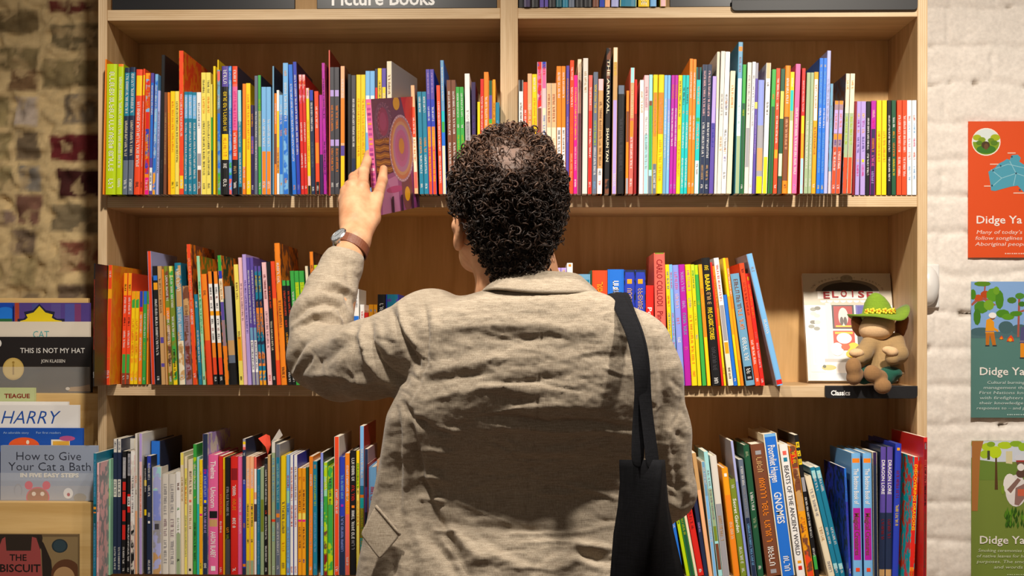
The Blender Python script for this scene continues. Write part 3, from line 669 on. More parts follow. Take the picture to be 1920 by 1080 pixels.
1438.6 1464.8 -32 834 br;;gr.05-.08 tn.1-.24 or.26-.54 or.58-.74 wh.78-.92 gr.95-.98;d=.24 s=br
1465.6 1491.6 -35 815 bl;lb0-.02;wh.08-.34=Poortvliet_Huygen wh.41-.63=GNOMES wh.86-.96;d=.25 s=cr
1495 1510.6 -34 834 wh;;sa.05-.08 tl.1-.13 ch.16-.84=BEASTS_OF_THE_ANCIENT_WORLD am.88-.9 rd.92-.95;d=.23
1513.6 1527.6 -35 837 am;rd.02-.17 tn.17-.5 am.5-.8 ro.8-1;yl.04-.14 br.2-.3 or.55-.65;m=br d=.24
1529 1538 -40 816 bk;yl.05-.09 yl.11-.15 yl.17-.21 gr.3-.4 gn.85-.95;ch.06-.2 wh.44-.72 wh.8-.86
1554 1566.3 -45 894 cr;;gr.12-.4 tn.5-.65 gr.85-.95;d=.21
1566.6 1575.8 -48 877 tl;aq.03-.1 aq.88-.93;wh.05-.22 wh.55-.7 wh.9-.97
1576.2 1585.8 -48 877 tl;aq.03-.1 aq.88-.93;wh.05-.22 wh.55-.7 wh.9-.97
1586.4 1597 -10 878 bl;rb.3-1;pu.08-.4 pu.42-.8 wh.9-.95;y=-.05 s=rb m2=nv d=.24
1600.4 1617.2 -4 850 lb;or.04-.075 mg.43-.84;wh.12-.4=The_Bedtime_Book_of br.47-.8=Magical_Creatures ro.9-.93;y=-.06 s=lb d=.25
1620.6 1637 -3 850 lb;or.04-.075 mg.43-.84;wh.12-.4=The_Bedtime_Book_of br.47-.8=Magical_Creatures ro.9-.93;y=-.06 s=lb d=.25
1638 1647.5 -2 848 dp;nv.1-1;;s=cr y=-.02
1648 1659.4 3 838 pu;nv.5-1 tn.93-.98;wh.1-.36=DRAGON_LORE dr.55-.7;y=-.03 s=nv
1659.8 1672 3 838 pu;nv.5-1 tn.93-.98;wh.1-.36=DRAGON_LORE dr.55-.7;y=-.03 s=nv
1673 1684.6 6 832 rb;;am.03-.05 dr.2-.4 yl.45-.6;y=-.035 s=rb d=.28
1703.5 1715 10 857 rd;or.87-.9;yl.06-.58=DISCOVERING_DRAGONS or.88-.95;y=-.10 s=tq m2=ro d=.27
1721.5 1737 2 820 dr;rd0-.03;gr.04-.08 sa.15-.3 bk.2-.46 br.5-.88;y=-.14 s=rd d=.3
T
972.5 981 0 -200 bk;;gr.5-.8
981.3 995 0 -190 bk;dp.4-1;tn.5-.8
996 1010 0 -180 bk;;
1011.3 1020.5 0 -170 dp;pu.6-1;ll.6-.9
1021 1028 0 -170 pu;;ll.5-.9
1028.5 1042 0 -175 bk;;
1042.5 1054 0 -160 dt;;sl.5-.8
1054.5 1065.5 0 -160 tl;;wh.5-.8
1066 1077.5 0 -165 sl;;lb.5-.9
1078.5 1094 0 -150 bk;;
1094.4 1110 0 -190 bk;;gr.6-.9
1111 1123 2 -170 br;;tn.5-.8
1124 1133.5 3 -160 bl;rb.3-1;wh.5-.9
1134 1144 3 -165 pe;;br.4-.8
1146 1160 4 -175 lv;;mv.5-.8
1162 1196 4 -180 sg;gn.3-.8 tl.8-1;lb.5-.7;m=tl
1197 1217.5 0 -170 yl;;am.5-.9 wh.9-.98
1219 1231 0 -165 lb;;wh.5-.9
1238 1249 0 -160 yl;pp.9-1 am.4-.8;rd.6-.8
'''

def glyphs(mb, w, t0, t1, h, col, y, seed):
    """lettering too small to read, as strokes: runs down the spine from t0 to t1 (metres below the top)"""
    r = random.Random(seed); ch = min(.46 * w, .012); xm = w / 2
    z = h - t0 * h; ze = h - t1 * h; n = 0; wl = r.randint(3, 7); st = ch * .15
    if z - ze < ch * 1.3:
        mb.add([(xm - ch / 2, y, ze), (xm + ch / 2, y, ze), (xm + ch / 2, y, z), (xm - ch / 2, y, z)], [(0, 1, 2, 3)], col); return
    def q(xa, xb, za, zb):
        mb.add([(xa, y, zb), (xb, y, zb), (xb, y, za), (xa, y, za)], [(0, 1, 2, 3)], col)
    while z > ze + ch * .3:
        cw = ch * r.uniform(.42, .68)
        x0, x1 = xm - ch / 2, xm + ch / 2
        k = r.randint(0, 5)
        if k != 3: q(x0, x1, z, z - st)                                     # stem
        if k in (0, 3, 4): q(x0, x1, z - cw + st, z - cw)                   # second stem
        if k in (0, 1, 5): q(xm - st / 2, xm + st / 2, z, z - cw)           # bar
        if k in (1, 3, 4): q(x1 - st, x1, z, z - cw)
        if k in (2, 5, 1): q(x0, x0 + st, z, z - cw)
        z -= cw + ch * .16; n += 1
        if n >= wl: z -= ch * .4; n = 0; wl = r.randint(3, 7)

def make_book(w, h, d, base, side, bands, titles, mott, mott2, seed, loc, rot):
    """upright book, spine to the front: wrapped cover, page block, printed lettering"""
    e = empty('book', loc, rot)
    r = random.Random(seed)
    hard = w > .0105
    t = .0024 if hard else .0008; ov = .003 if hard else 0.0
    m1 = PAL[mott][0] if mott else None; m2 = PAL[mott2][0] if mott2 else None
    mb = MB()
    sc = PAL[side][0] if side else base
    mb.box((0, t * .6, 0), (t, d, h), sc, m2); mb.box((w - t, t * .6, 0), (w, d, h), sc, m2)
    # spine strip split down its length into its printed bands
    cuts = sorted({0.0, 1.0} | {x for b in bands for x in b[1:]})
    ch = min(w * .16, .0028)
    prof = [(0, ch), (ch * .8, 0), (w - ch * .8, 0), (w, ch)] if not hard else [(0, ch), (w * .12, ch * .25), (w * .32, 0), (w * .68, 0), (w * .88, ch * .25), (w, ch)]
    np_ = len(prof); yb = t + ch
    for a, b in zip(cuts, cuts[1:]):
        if b - a < 1e-4: continue
        c = base
        for bc, u, v in bands:
            if (a + b) / 2 > u and (a + b) / 2 < v: c = PAL[bc][0]
        zt, zb = h * (1 - a), h * (1 - b)
        vs = [(x, y, zb) for x, y in prof] + [(x, y, zt) for x, y in prof]
        fs = [(i, i + 1, i + 1 + np_, i + np_) for i in range(np_ - 1)]
        mb.add(vs, fs, c, m1)
    top = [(x, y, h) for x, y in prof] + [(w, yb, h), (0, yb, h)]
    mb.add(top, [tuple(range(len(top)))], base); mb.add([(x, y, 0) for x, y, z in top], [tuple(range(len(top) - 1, -1, -1))], base)
    mb.build('cover', M_PRINT, e)
    pb = MB(); pb.box((t, t + ch * .5, ov), (w - t, d - ov - .001, h - ov), (1, 1, 1)); pb.build('page_block', M_PAPER, e)
    for tc_, u, v, s in titles:
        c = PAL[tc_][0]; ti = MB()
        if s:
            L_ = (v - u) * h; cap = min(.55 * w, .016)
            put_text(ti, s, (w / 2 - cap / 2, -.0004, h * (1 - u)), (0, 0, -1), (1, 0, 0), cap, c, L_, weight=.012)
        else:
            glyphs(ti, w, u, v, h, c, -.0004, seed + int(u * 1000))
        ti.build('spine_lettering', M_INK, e)
    return e

_rx = re.compile(r'([a-z]{2})([\d.]+)-([\d.]+)(?:=(\S+))?')
books = []
def read_books():
    row = None; seed = 0; specs = []
    for ln in BOOKS.strip().split('\n'):
        if len(ln) == 1: row = ln; continue
        p = (ln + ';;;').split(';'); a = p[0].split()
        xl, xr, dx, yt, base = float(a[0]), float(a[1]), float(a[2]), float(a[3]), a[4]
        bands = [(m[0], float(m[1]), float(m[2])) for m in _rx.findall(p[1])]
        titles = [(m[0], float(m[1]), float(m[2]), m[3].replace('_', ' ')) for m in _rx.findall(p[2])]
        op = dict(x.split('=') for x in p[3].split())
        place, shelf, ysp = ROWS[row]; seed += 1; rr = random.Random(seed * 13)
        y = float(op['y']) if 'y' in op else ysp + rr.uniform(-.003, .003)
        z0 = SH[shelf][0] + .0004
        yb = PY0 - (z0 - CAMP.z) * FPX / (y - CAMP.y)
        if 'yb' in op: yb = float(op['yb'])
        lx = W(xl, yb, y).x; rx = W(xr, yb, y).x; tz = W(xl + dx, yt, y).z; tx = W(xl + dx, yt, y).x
        if 'yb' in op: z0 = max(W(xl, yb, y).z, z0) if y > -.08 else z0
        w = rx - lx - .0006; th = math.atan2(tx - lx, tz - z0); h = (tz - z0) / math.cos(th)
        if row == 'T': h = rr.uniform(.19, .26)
        w = max(w * math.cos(th), .0025)
        d = float(op.get('d', min(.24, max(.13, h * rr.uniform(.74, .86))))); d = min(d, .284 - y)
        specs.append(dict(row=row, lx=lx + .0003, w=w, h=h, d=d, th=th, y=y, z0=z0, yaw=R(float(op.get('yaw', 0))), base=base, op=op, bands=bands, titles=titles, seed=seed, place=place, px=(xl, xr, yb - yt, dx)))
    # neighbours may touch and lean on each other but not run into each other
    for a in specs:
        for b in specs:
            if a is b or a['row'] != b['row'] or b['lx'] < a['lx'] or b['lx'] > a['lx'] + .12 or a['y'] + a['d'] < b['y'] or b['y'] + b['d'] < a['y'] or a['yaw'] or b['yaw']: continue
            z = min(a['h'] * math.cos(a['th']), b['h'] * math.cos(b['th']))
            for zz in (0, z):
                la = a['lx'] + a['w'] / math.cos(a['th']) + math.tan(a['th']) * zz; rb = b['lx'] + math.tan(b['th']) * zz; ov = la + .0003 - rb
                if 0 < ov < .012:
                    if a['w'] - ov > .0035: a['w'] -= ov
                    else: b['y'] = min(b['y'], b['y']); b['lx'] += ov; b['w'] = max(.0025, b['w'] - ov)
    for s_ in specs:
        w, h, d, th, y, z0, op, base, bands, titles, seed, place = (s_[k] for k in ('w', 'h', 'd', 'th', 'y', 'z0', 'op', 'base', 'bands', 'titles', 'seed', 'place')); xl, xr, hp_, dx = s_['px']; row = s_['row']
        lift = w * math.sin(th) if th > 0 else 0
        e = make_book(w, h, d, PAL[base][0], op.get('s'), bands, titles, op.get('m'), op.get('m2'), seed, (s_['lx'], y, z0 + lift), (0, th, s_['yaw']))
        e['category'] = 'book'; e['group'] = 'books on the ' + place
        big = max(((b[2] - b[1], b[0]) for b in bands), default=(0, ''))
        c1 = PAL[base][1]; c2 = PAL[big[1]][1] if big[0] > .25 else ''  # on two pale books the second colour is a painted shade band
        tl_ = [x for x in titles if x[0] != base]
        books.append(dict(o=e, row=row, c1=c1, c2=c2, w=xr - xl, h=hp_, place=place, tcol=PAL[max(tl_, key=lambda x: x[2] - x[1])[0]][1] if tl_ else '', lean=dx, x=xl))
read_books()

def label_books():
    """a phrase for each book from its looks, then from the books it stands between, until no other book shares it"""
    used = {}
    byrow = {}
    for b in books: byrow.setdefault(b['row'], []).append(b)
    for L_ in byrow.values():
        L_.sort(key=lambda b: b['x'])
        hm = sorted(b['h'] for b in L_)[len(L_) // 2]
        for i, b in enumerate(L_):
            size = 'slim ' if b['w'] < 6 else 'thick ' if b['w'] > 14 else ''
            tall = 'tall ' if b['h'] > hm * 1.12 else 'short ' if b['h'] < hm * .86 else ''
            b['core'] = f"{size}{tall}{b['c1']}" + (f" and {b['c2']}" if b['c2'] else '') + ' book'
            b['core2'] = b['core'] + (f" with {b['tcol']} lettering" if b['tcol'] else '')
            b['i'] = i; b['n'] = len(L_)
    ends = {'A': ('brick-side post', 'divider'), 'B': ('divider', 'poster-side post'), 'C': ('brick-side post', 'divider'), 'D': ('divider', 'poster-side post'), 'E': ('brick-side post', 'divider'), 'F': ('divider', 'poster-side post'), 'T': ('divider', 'black sign')}
    def cands(b, L_):
        i, n = b['i'], b['n']; sh = b['place'].split(',')[0]
        l = L_[i - 1]['c1'] if i else ends[b['row']][0]; r = L_[i + 1]['c1'] if i < n - 1 else ends[b['row']][1]
        l2 = L_[i - 2]['c1'] if i > 1 else ends[b['row']][0]; r2 = L_[i + 2]['c1'] if i < n - 2 else ends[b['row']][1]
        yield f"{b['core2']} between {l} and {r}, {b['place']}"
        yield f"{b['core']} between {l} and {r}, {b['place']}"
        yield f"{b['core']} between {l2}, {l} and {r}, {b['place']}"
        yield f"{b['core']} between {l} and {r}, {r2}, {b['place']}"
        if i > 2: yield f"{b['core']} between {L_[i - 3]['c1']}, {l2}, {l} and {r}, {b['place']}"
        if i < n - 3: yield f"{b['core']} between {l} and {r}, {r2}, {L_[i + 3]['c1']}, {b['place']}"
        yield f"{b['c1']} book between {l2}, {l} and {r}, {r2}, {b['place']}"
    for L_ in byrow.values():
        for b in L_:
            for c in cands(b, L_):
                c = c.replace('orange-red', 'scarlet')
                if 4 <= len(re.findall(r"[A-Za-z'-]+", c)) <= 16 and c not in used: break
            used[c] = b; b['o']['label'] = c
label_books()
# ---------------------------------------------------------------- face-out books, signs, posters and other things on the walls and shelves
def ell(cx, cy, rx, ry, n=26, a0=0, a1=2 * math.pi):
    return [(cx + rx * math.cos(a0 + (a1 - a0) * i / n), cy + ry * math.sin(a0 + (a1 - a0) * i / n)) for i in range(n + (0 if abs(a1 - a0 - 2 * math.pi) < 1e-6 else 1))]

class Face:
    """a printed face at a real depth; pixel outlines become flat inks lying on it"""
    def __init__(s, x0, y0, x1, y1, y, tilt=0.0):
        s.y = y; s.o = W(x0, y1, y); b = W(x1, y0, y); s.w = b.x - s.o.x; s.h = (b.z - s.o.z) / math.cos(tilt); s.k = 1 / math.cos(tilt); s.n = 0
    def P(s, px, py):
        p = W(px, py, s.y); return p.x - s.o.x, (p.z - s.o.z) * s.k
    def ink(s, mb, pts, col, raw=False):
        s.n += 1; yy = -.0002 - .00002 * s.n
        q = [p if raw else s.P(*p) for p in pts]
        q = [(min(max(x, 0), s.w), min(max(z, 0), s.h)) for x, z in q]
        ar = sum(a[0] * b[1] - b[0] * a[1] for a, b in zip(q, q[1:] + q[:1]))
        if ar < 0: q = q[::-1]
        mb.add([(x, yy, z) for x, z in q], [tuple(range(len(q)))], lin(col))
    def rect(s, mb, x0, y0, x1, y1, col): s.ink(mb, [(x0, y1), (x1, y1), (x1, y0), (x0, y0)], col)
    def text(s, mb, t, x0, yb, cap, col, width=None, shear=0, weight=0.0, center=False):
        s.n += 1; x, z = s.P(x0, yb); sc = (s.P(x0 + 100, yb)[0] - x) / 100
        put_text(mb, t, (x, -.0002 - .00002 * s.n, z), (1, 0, 0), (0, 0, 1), cap * sc, lin(col), None if width is None else width * sc, shear, weight, center)

def face_book(label, x0, y0, x1, y1, y, th, base, tilt=0.0, art=None, title=None, group=None, cat='book', side=None):
    F = Face(x0, y0, x1, y1, y, tilt)
    e = empty('book', (F.o.x, y, F.o.z), (-tilt, 0, 0)); tag(e, label, cat, group)
    mb = MB(); c = lin(base); w, h = F.w, F.h; sc = lin(side) if side else c
    mb.box((0, 0, 0), (w, .002, h), c); mb.box((0, th - .002, 0), (w, th, h), sc); mb.box((0, .002, 0), (.002, th - .002, h), sc)
    if art: art(F, mb)
    mb.build('cover', M_PRINT, e)
    pb = MB(); pb.box((.0022, .0022, .002), (w - .003, th - .0022, h - .002)); pb.build('page_block', M_PAPER, e)
    if title:
        t = MB(); title(F, t); t.build('cover_lettering', M_INK, e)
    return e

# ---- classics on the middle shelf: a storefront picture book leaning on the back panel
def art_store(F, m):
    w, h = F.w, F.h
    U = lambda u, v: (u * w, h * (1 - v))
    def R_(u0, v0, u1, v1, c): F.ink(m, [U(u0, v1), U(u1, v1), U(u1, v0), U(u0, v0)], c, True)
    def E_(u, v, ru, rv, c, a0=0, a1=2 * math.pi): F.ink(m, ell(u * w, h * (1 - v), ru * w, rv * h, 26, a0, a1), c, True)
    R_(0, 0, 1, .3, 'C6BBA6'); E_(.5, .17, .36, .11, '6E665A', 0, math.pi); E_(.5, .17, .29, .085, '2E2A28', 0, math.pi); E_(.5, .05, .07, .035, '8C8474')
    R_(.16, .17, .86, .24, 'F3EFE6')
    for i in range(9): E_(.22 + i * .075, .255, .034, .022, 'F5F1E8', math.pi, 2 * math.pi)
    R_(.04, .3, .2, .92, 'E9E6E0'); R_(.24, .28, .30, .86, 'C6CBD2')
    for k, (u, v) in enumerate([(.1, .34), (.14, .4), (.09, .46), (.13, .52), (.1, .38), (.15, .33), (.07, .5), (.14, .46)]): E_(u, v, .035, .018, ['8C8C7E', 'C9C8BC', '6F6C5C'][k % 3])
    R_(.07, .58, .17, .86, 'F8F6F2'); R_(.085, .60, .155, .84, 'E4E2DE')
    R_(.31, .30, .56, .52, '30302E'); R_(.33, .31, .54, .51, 'A8281E'); R_(.345, .49, .525, .505, 'E0C020'); E_(.435, .41, .055, .085, 'D8D2C6'); E_(.415, .45, .02, .04, '5A4A40'); E_(.455, .45, .02, .04, '5A4A40')
    R_(.58, .30, .74, .44, '6C68A8'); R_(.60, .31, .72, .40, '4C46A0'); R_(.58, .44, .9, .8, '4A4540'); R_(.61, .47, .74, .60, '3A3632'); R_(.77, .47, .9, .60, '57514A')
    R_(.31, .54, .55, .72, 'D83A18'); R_(.33, .55, .53, .57, 'E8B81C'); E_(.43, .61, .085, .05, 'F2EEE6'); E_(.345, .71, .07, .06, 'F4F2EE'); E_(.53, .70, .07, .05, 'EAC41C'); E_(.50, .755, .06, .035, 'E2B814'); E_(.44, .69, .05, .03, 'D8561E')
    R_(.2, .80, .9, .83, 'B9B4AC'); R_(.2, .83, .95, .93, 'F2F0EC'); R_(.02, .93, 1, 1, 'CFD6DC'); E_(.24, .88, .08, .025, 'C9B46A'); E_(.19, .87, .02, .015, '5A5A3A')
def ttl_store(F, t):
    w, h = F.w, F.h; n = 0
    for i, ch in enumerate('ELOISE'):
        put_text(t, ch, (w * (.225 + i * .098 + (.03 if ch == 'I' else 0)), -.0022, h * (1 - .238 + .016 * math.sin(i * math.pi / 5))), (1, 0, 0), (0, 0, 1), h * .062, lin('A8141A'), None if ch == 'I' else w * .072, weight=.02)
    for i, ch in enumerate('THE ABSOLUTELY ESSENTIAL'):
        a = math.pi * (.94 - .88 * i / 23)
        put_text(t, ch, (w * (.5 + .40 * math.cos(a)), -.0022, h * (1 - .175 + .125 * math.sin(a))), (math.sin(a), 0, -math.cos(a)), (math.cos(a), 0, math.sin(a)), h * .016, lin('7A7264'), None if ch == 'I' else w * .022)
bk_ = face_book('white picture book with a storefront cover, propped face-out on the middle shelf', 1515.5, 514, 1684, 718, .168, .016, 'E8E3DA', R(19), art_store, ttl_store, None)
bk_.location.z = SH[2][0] + .0008 + .016 * math.sin(R(19))

# ---- black shelf label strips
def strip(label, x0, y0, x1, y1, y, texts, th=.006, r=.008):
    F = Face(x0, y0, x1, y1, y); e = empty('shelf_label', (F.o.x, y, F.o.z)); tag(e, label, 'sign')
    w, h = F.w, F.h
    pts = [(w - r + r * math.sin(a), r - r * math.cos(a)) for a in np.linspace(0, math.pi / 2, 6)] + [(w, h), (0, h)] + [(r - r * math.cos(a), r - r * math.sin(a)) for a in np.linspace(0, math.pi / 2, 6)]
    m = MB(); m.prism(pts, 0, th, lin('17161A')); bevel(m.build('plate', M_BLACK, e), .0008)
    if texts:
        t = MB()
        for a in texts: F.text(t, *a)
        t.build('lettering', M_INK, e)
    return e
strip('black shelf edge label reading Classics under the doll', 1547, 723.5, 1720.5, 747, -.008, [('Classics', 1558, 741, 9.2, 'F2F0EE', 36, 0, .03)])
strip('plain black shelf edge label under the topmost dark sign', 1372, -2, 1721, 20, -.008, [])

def sign(label, x0, y0, x1, y1, y, texts, tilt=0):
    F = Face(x0, y0, x1, y1, y); e = empty('shelf_sign', (F.o.x, y, SH[0][0] + .0005), (tilt, 0, 0)); tag(e, label, 'sign', 'black signs on the topmost shelf')
    m = MB(); m.box((0, 0, 0), (F.w, .012, F.h), lin('1A1A1D')); bevel(m.build('board', mat_plain('sign_black', lin('1D1D20'), .28, .5, 0, .05, 8), e), .001)
    if texts:
        t = MB()
        for a in texts: F.text(t, *a)
        t.build('lettering', M_INK, e)
    return e
sign('plain black sign board on the topmost shelf beside the brick-side post', 210, -95, 553, 14, .004, [])
sign('black sign board reading Picture Books on the topmost shelf', 594, -95, 932, 13.5, .004, [('Picture Books', 622, 6.5, 26, 'F4F3F1', 193, 0, .02)])
sign('long dark sign board on the topmost shelf beside the small books', 1256, -95, 1716, 13, .004, [])

# ---- white round-nosed switch on the painted wall, half behind the bookcase
e = empty('wall_switch', tuple(W(1737, 536, WALLY - .012))); tag(e, 'white rounded switch box on the painted brick just beyond the bookcase', 'switch')
M_WPLAST = mat_plain('white_plastic', lin('EFECE8'), .3, .5, 0, .02, 10)
m = MB(); prof = [(.026, .0), (.026, .012), (.0245, .022), (.020, .031), (.012, .037), (.0, .039)]; n = 28; vs = []; fs = []
for r_, d_ in prof: vs += [(r_ * math.cos(2 * math.pi * k / n), -d_, r_ * 1.78 * math.sin(2 * math.pi * k / n)) for k in range(n)]
fs = [(i * n + k, i * n + (k + 1) % n, (i + 1) * n + (k + 1) % n, (i + 1) * n + k) for i in range(len(prof) - 1) for k in range(n)]
m.add(vs, fs); m.build('housing', M_WPLAST, e, True)
m = MB(); m.box((-.030, 0, -.050), (.030, .006, .050)); bevel(m.build('back_plate', M_WPLAST, e), .003)

# ---- posters on the painted brick
def poster(label, x0, y0, x1, y1, base, art, words):
    y = WALLY - .0125; F = Face(x0, y0, x1, y1, y); e = empty('poster', (F.o.x, y, F.o.z)); tag(e, label, 'poster', 'posters on the painted brick wall')
    m = MB(); m.box((0, 0, 0), (F.w, .0012, F.h), lin(base)); art(F, m); m.build('printed_sheet', M_PRINT, e)
    t = MB(); words(F, t); t.build('lettering', M_INK, e)
    return e
WHI = 'F3EDE6'
def art_p1(F, m):
    F.ink(m, ell(1849, 266, 27, 26), 'F1EBDD'); F.ink(m, ell(1849, 266, 25, 24), 'DDE6E4')
    F.ink(m, ell(1849, 266, 25, 24, 26, -math.pi * .05, math.pi * 1.05), '7FA01C'); F.ink(m, ell(1849, 266, 25, 24, 26, math.pi * 1.0, math.pi * 2), 'DDE6E4')
    for x, yy, r_, c in [(1832, 258, 8, 'A9B81C'), (1841, 262, 7, '86A01E'), (1866, 258, 9, 'A9B81C'), (1858, 263, 6, '6F8F1C'), (1836, 268, 6, '57801E'), (1864, 268, 7, '57801E')]: F.ink(m, ell(x, yy, r_, r_ * .7), c)
    F.ink(m, ell(1849, 280, 18, 8), '3C7A24'); F.ink(m, ell(1848, 272, 8, 7), '4A3A20'); F.ink(m, ell(1849, 275, 4, 6), '6B4A2C')
    au = [(1853, 322), (1866, 314), (1872, 307), (1882, 302), (1888, 298), (1893, 300), (1897, 291), (1908, 290), (1914, 296), (1911, 303), (1920, 309), (1930, 309), (1936, 292), (1944, 308), (1957, 322), (1968, 340), (1966, 356), (1954, 371), (1938, 372), (1928, 362), (1919, 360), (1908, 348), (1895, 350), (1880, 354), (1866, 358), (1858, 357), (1857, 345)]
    F.ink(m, au, '4FA0B8')
    def line(a, b, c='8FC4D2', wd=.7):
        dx, dy = b[0] - a[0], b[1] - a[1]; l = math.hypot(dx, dy); nx_, ny_ = -dy / l * wd, dx / l * wd
        F.ink(m, [(a[0] + nx_, a[1] + ny_), (b[0] + nx_, b[1] + ny_), (b[0] - nx_, b[1] - ny_), (a[0] - nx_, a[1] - ny_)], c)
    for a, b in [((1858, 318), (1878, 334)), ((1878, 334), (1905, 325)), ((1905, 325), (1935, 335)), ((1878, 334), (1862, 348)), ((1893, 302), (1905, 325)), ((1905, 325), (1900, 348)), ((1890, 308), (1935, 318)), ((1866, 316), (1890, 308))]: line(a, b)
    for x, yy in [(1862, 320), (1876, 311), (1860, 348), (1897, 294), (1905, 325), (1912, 356)]: F.ink(m, ell(x, yy, 1.8, 1.8, 10), '2C5468')
    for x, yy, l in [(1889, 287, 15), (1856, 308, 16), (1845, 349, 12), (1900, 362, 20)]: F.rect(m, x, yy - 1, x + l, yy + 1, 'F0C9B4')
def tx_p1(F, t):
    F.text(t, 'Didge Ya', 1831, 419, 15, WHI, 85, 0, .01); F.text(t, 'Know', 1927, 419, 15, WHI, 50, 0, .01)
    for i, (s, x, wd) in enumerate([('Many of today\'s main roads', 1831, 150), ('follow songlines or tracks', 1829, 142), ('Aboriginal people blazed', 1828, 140)]): F.text(t, s, x, 438.5 + i * 11.2, 7.2, 'F6DDD0', wd, .18)
    [F.rect(t, 1884 + k * 4.2, 477 - 2.6, 1884 + k * 4.2 + (2.6, 3.2, 2.2)[k % 3], 477 - .4, 'F3C4B0') for k in range(14)]
poster('orange-red poster with a blue map, topmost on the painted brick', 1815, 227, 1990, 483, 'E2521F', art_p1, tx_p1)
def worker(F, m, x, yb, s, coat, trou, hat):
    F.ink(m, [(x - 7 * s, yb), (x - 1 * s, yb), (x + 1 * s, yb - 24 * s), (x - 7 * s, yb - 26 * s)], trou); F.ink(m, [(x + 6 * s, yb), (x + 13 * s, yb), (x + 9 * s, yb - 26 * s), (x, yb - 26 * s)], trou)
    F.ink(m, [(x - 8 * s, yb - 25 * s), (x + 9 * s, yb - 25 * s), (x + 9 * s, yb - 46 * s), (x + 2 * s, yb - 54 * s), (x - 6 * s, yb - 50 * s)], coat)
    F.ink(m, [(x + 6 * s, yb - 38 * s), (x + 18 * s, yb - 30 * s), (x + 16 * s, yb - 27 * s), (x + 5 * s, yb - 33 * s)], coat)
    F.rect(m, x - 8 * s, yb - 29 * s, x + 9 * s, yb - 27 * s, '8C7A8A'); F.ink(m, ell(x + 6 * s, yb - 55 * s, 5 * s, 4.5 * s, 14), '8A5A3C'); F.ink(m, ell(x + 6 * s, yb - 59 * s, 7.5 * s, 5.5 * s, 18), hat)
    F.rect(m, x - 8 * s, yb - 2, x, yb, '3A3A3C'); F.rect(m, x + 6 * s, yb - 2, x + 14 * s, yb, '3A3A3C')
def art_p2(F, m):
    F.rect(m, 1820, 528, 2000, 634, '86ADE0'); F.rect(m, 1820, 622, 2000, 634, '4E6F74')
    for x, yy, rx, ry in [(1840, 622, 22, 8), (1886, 614, 14, 12), (1912, 618, 16, 10)]: F.ink(m, ell(x, yy, rx, ry, 18), '46666C')
    for a in [[(1821, 570), (1830, 560), (1848, 558), (1868, 572), (1860, 574), (1845, 563), (1832, 566), (1822, 574)], [(1846, 528), (1849, 528), (1847, 552), (1844, 552)], [(1909, 560), (1913, 560), (1911, 632), (1907, 632)], [(1888, 592), (1920, 580), (1920, 584), (1889, 595)]]: F.ink(m, a, 'A8584A')
    for x, yy, rx, ry, c in [(1834, 558, 9, 6, 'C4501C'), (1848, 552, 10, 7, 'B84A18'), (1862, 553, 13, 13, '5E9A22'), (1874, 562, 8, 18, '4A861E'), (1840, 576, 14, 12, '4E8A20'), (1832, 594, 7, 16, '447C1E'), (1854, 572, 10, 10, '79A828'), (1880, 588, 13, 8, '4E8A20'), (1890, 594, 12, 6, '5E9A22'), (1824, 552, 6, 10, '4A861E'), (1842, 532, 16, 5, '5A8A1E'), (1897, 563, 9, 6, '4A7A28'), (1912, 555, 9, 6, '4E8A30'), (1905, 588, 12, 5, '4E8A20'), (1916, 570, 7, 5, '3E7422'), (1868, 545, 6, 8, '6FA326')]:
        F.ink(m, ell(x, yy, rx, ry, 9), c)
    worker(F, m, 1855, 649, .98, 'E89A1C', 'C2701C', 'F2F0EE'); worker(F, m, 1921, 672, 1.15, '54507E', 'E8901C', 'E6C24A')
    for x, yy, s in [(1894, 640, 7), (1877, 636, 4)]: F.ink(m, [(x - s, yy), (x + s, yy), (x + s * .8, yy - s * .9), (x + s * .2, yy - s * 1.7), (x - s * .5, yy - s)], 'E8481C'); F.ink(m, ell(x, yy - s * .4, s * .5, s * .5, 10), 'F4A01C')
def tx_p2(F, t):
    F.text(t, 'Didge Ya', 1837, 703, 15, WHI, 84, 0, .01); F.text(t, 'Know', 1931, 703, 15, WHI, 50, 0, .01)
    for i, (s, x, wd) in enumerate([('Cultural burning is a land', 1851, 108), ('management that cares', 1844, 112), ('First Nations knowledge', 1836, 126), ('with firefighters around', 1837, 122), ('their knowledge so that', 1836, 122), ('responses to \u2013 and protection', 1831, 132)]): F.text(t, s, x, 719.5 + i * 9.6, 5.6, 'C9D9D4', wd, .12)
    [F.rect(t, 1888 + k * 4.2, 779 - 2.6, 1888 + k * 4.2 + (2.6, 3.2, 2.2)[k % 3], 779 - .4, 'B4CCC6') for k in range(14)]
poster('grey-green poster of two workers among gum leaves, between two other posters', 1820.5, 528, 1996, 783, '56817A', art_p2, tx_p2)
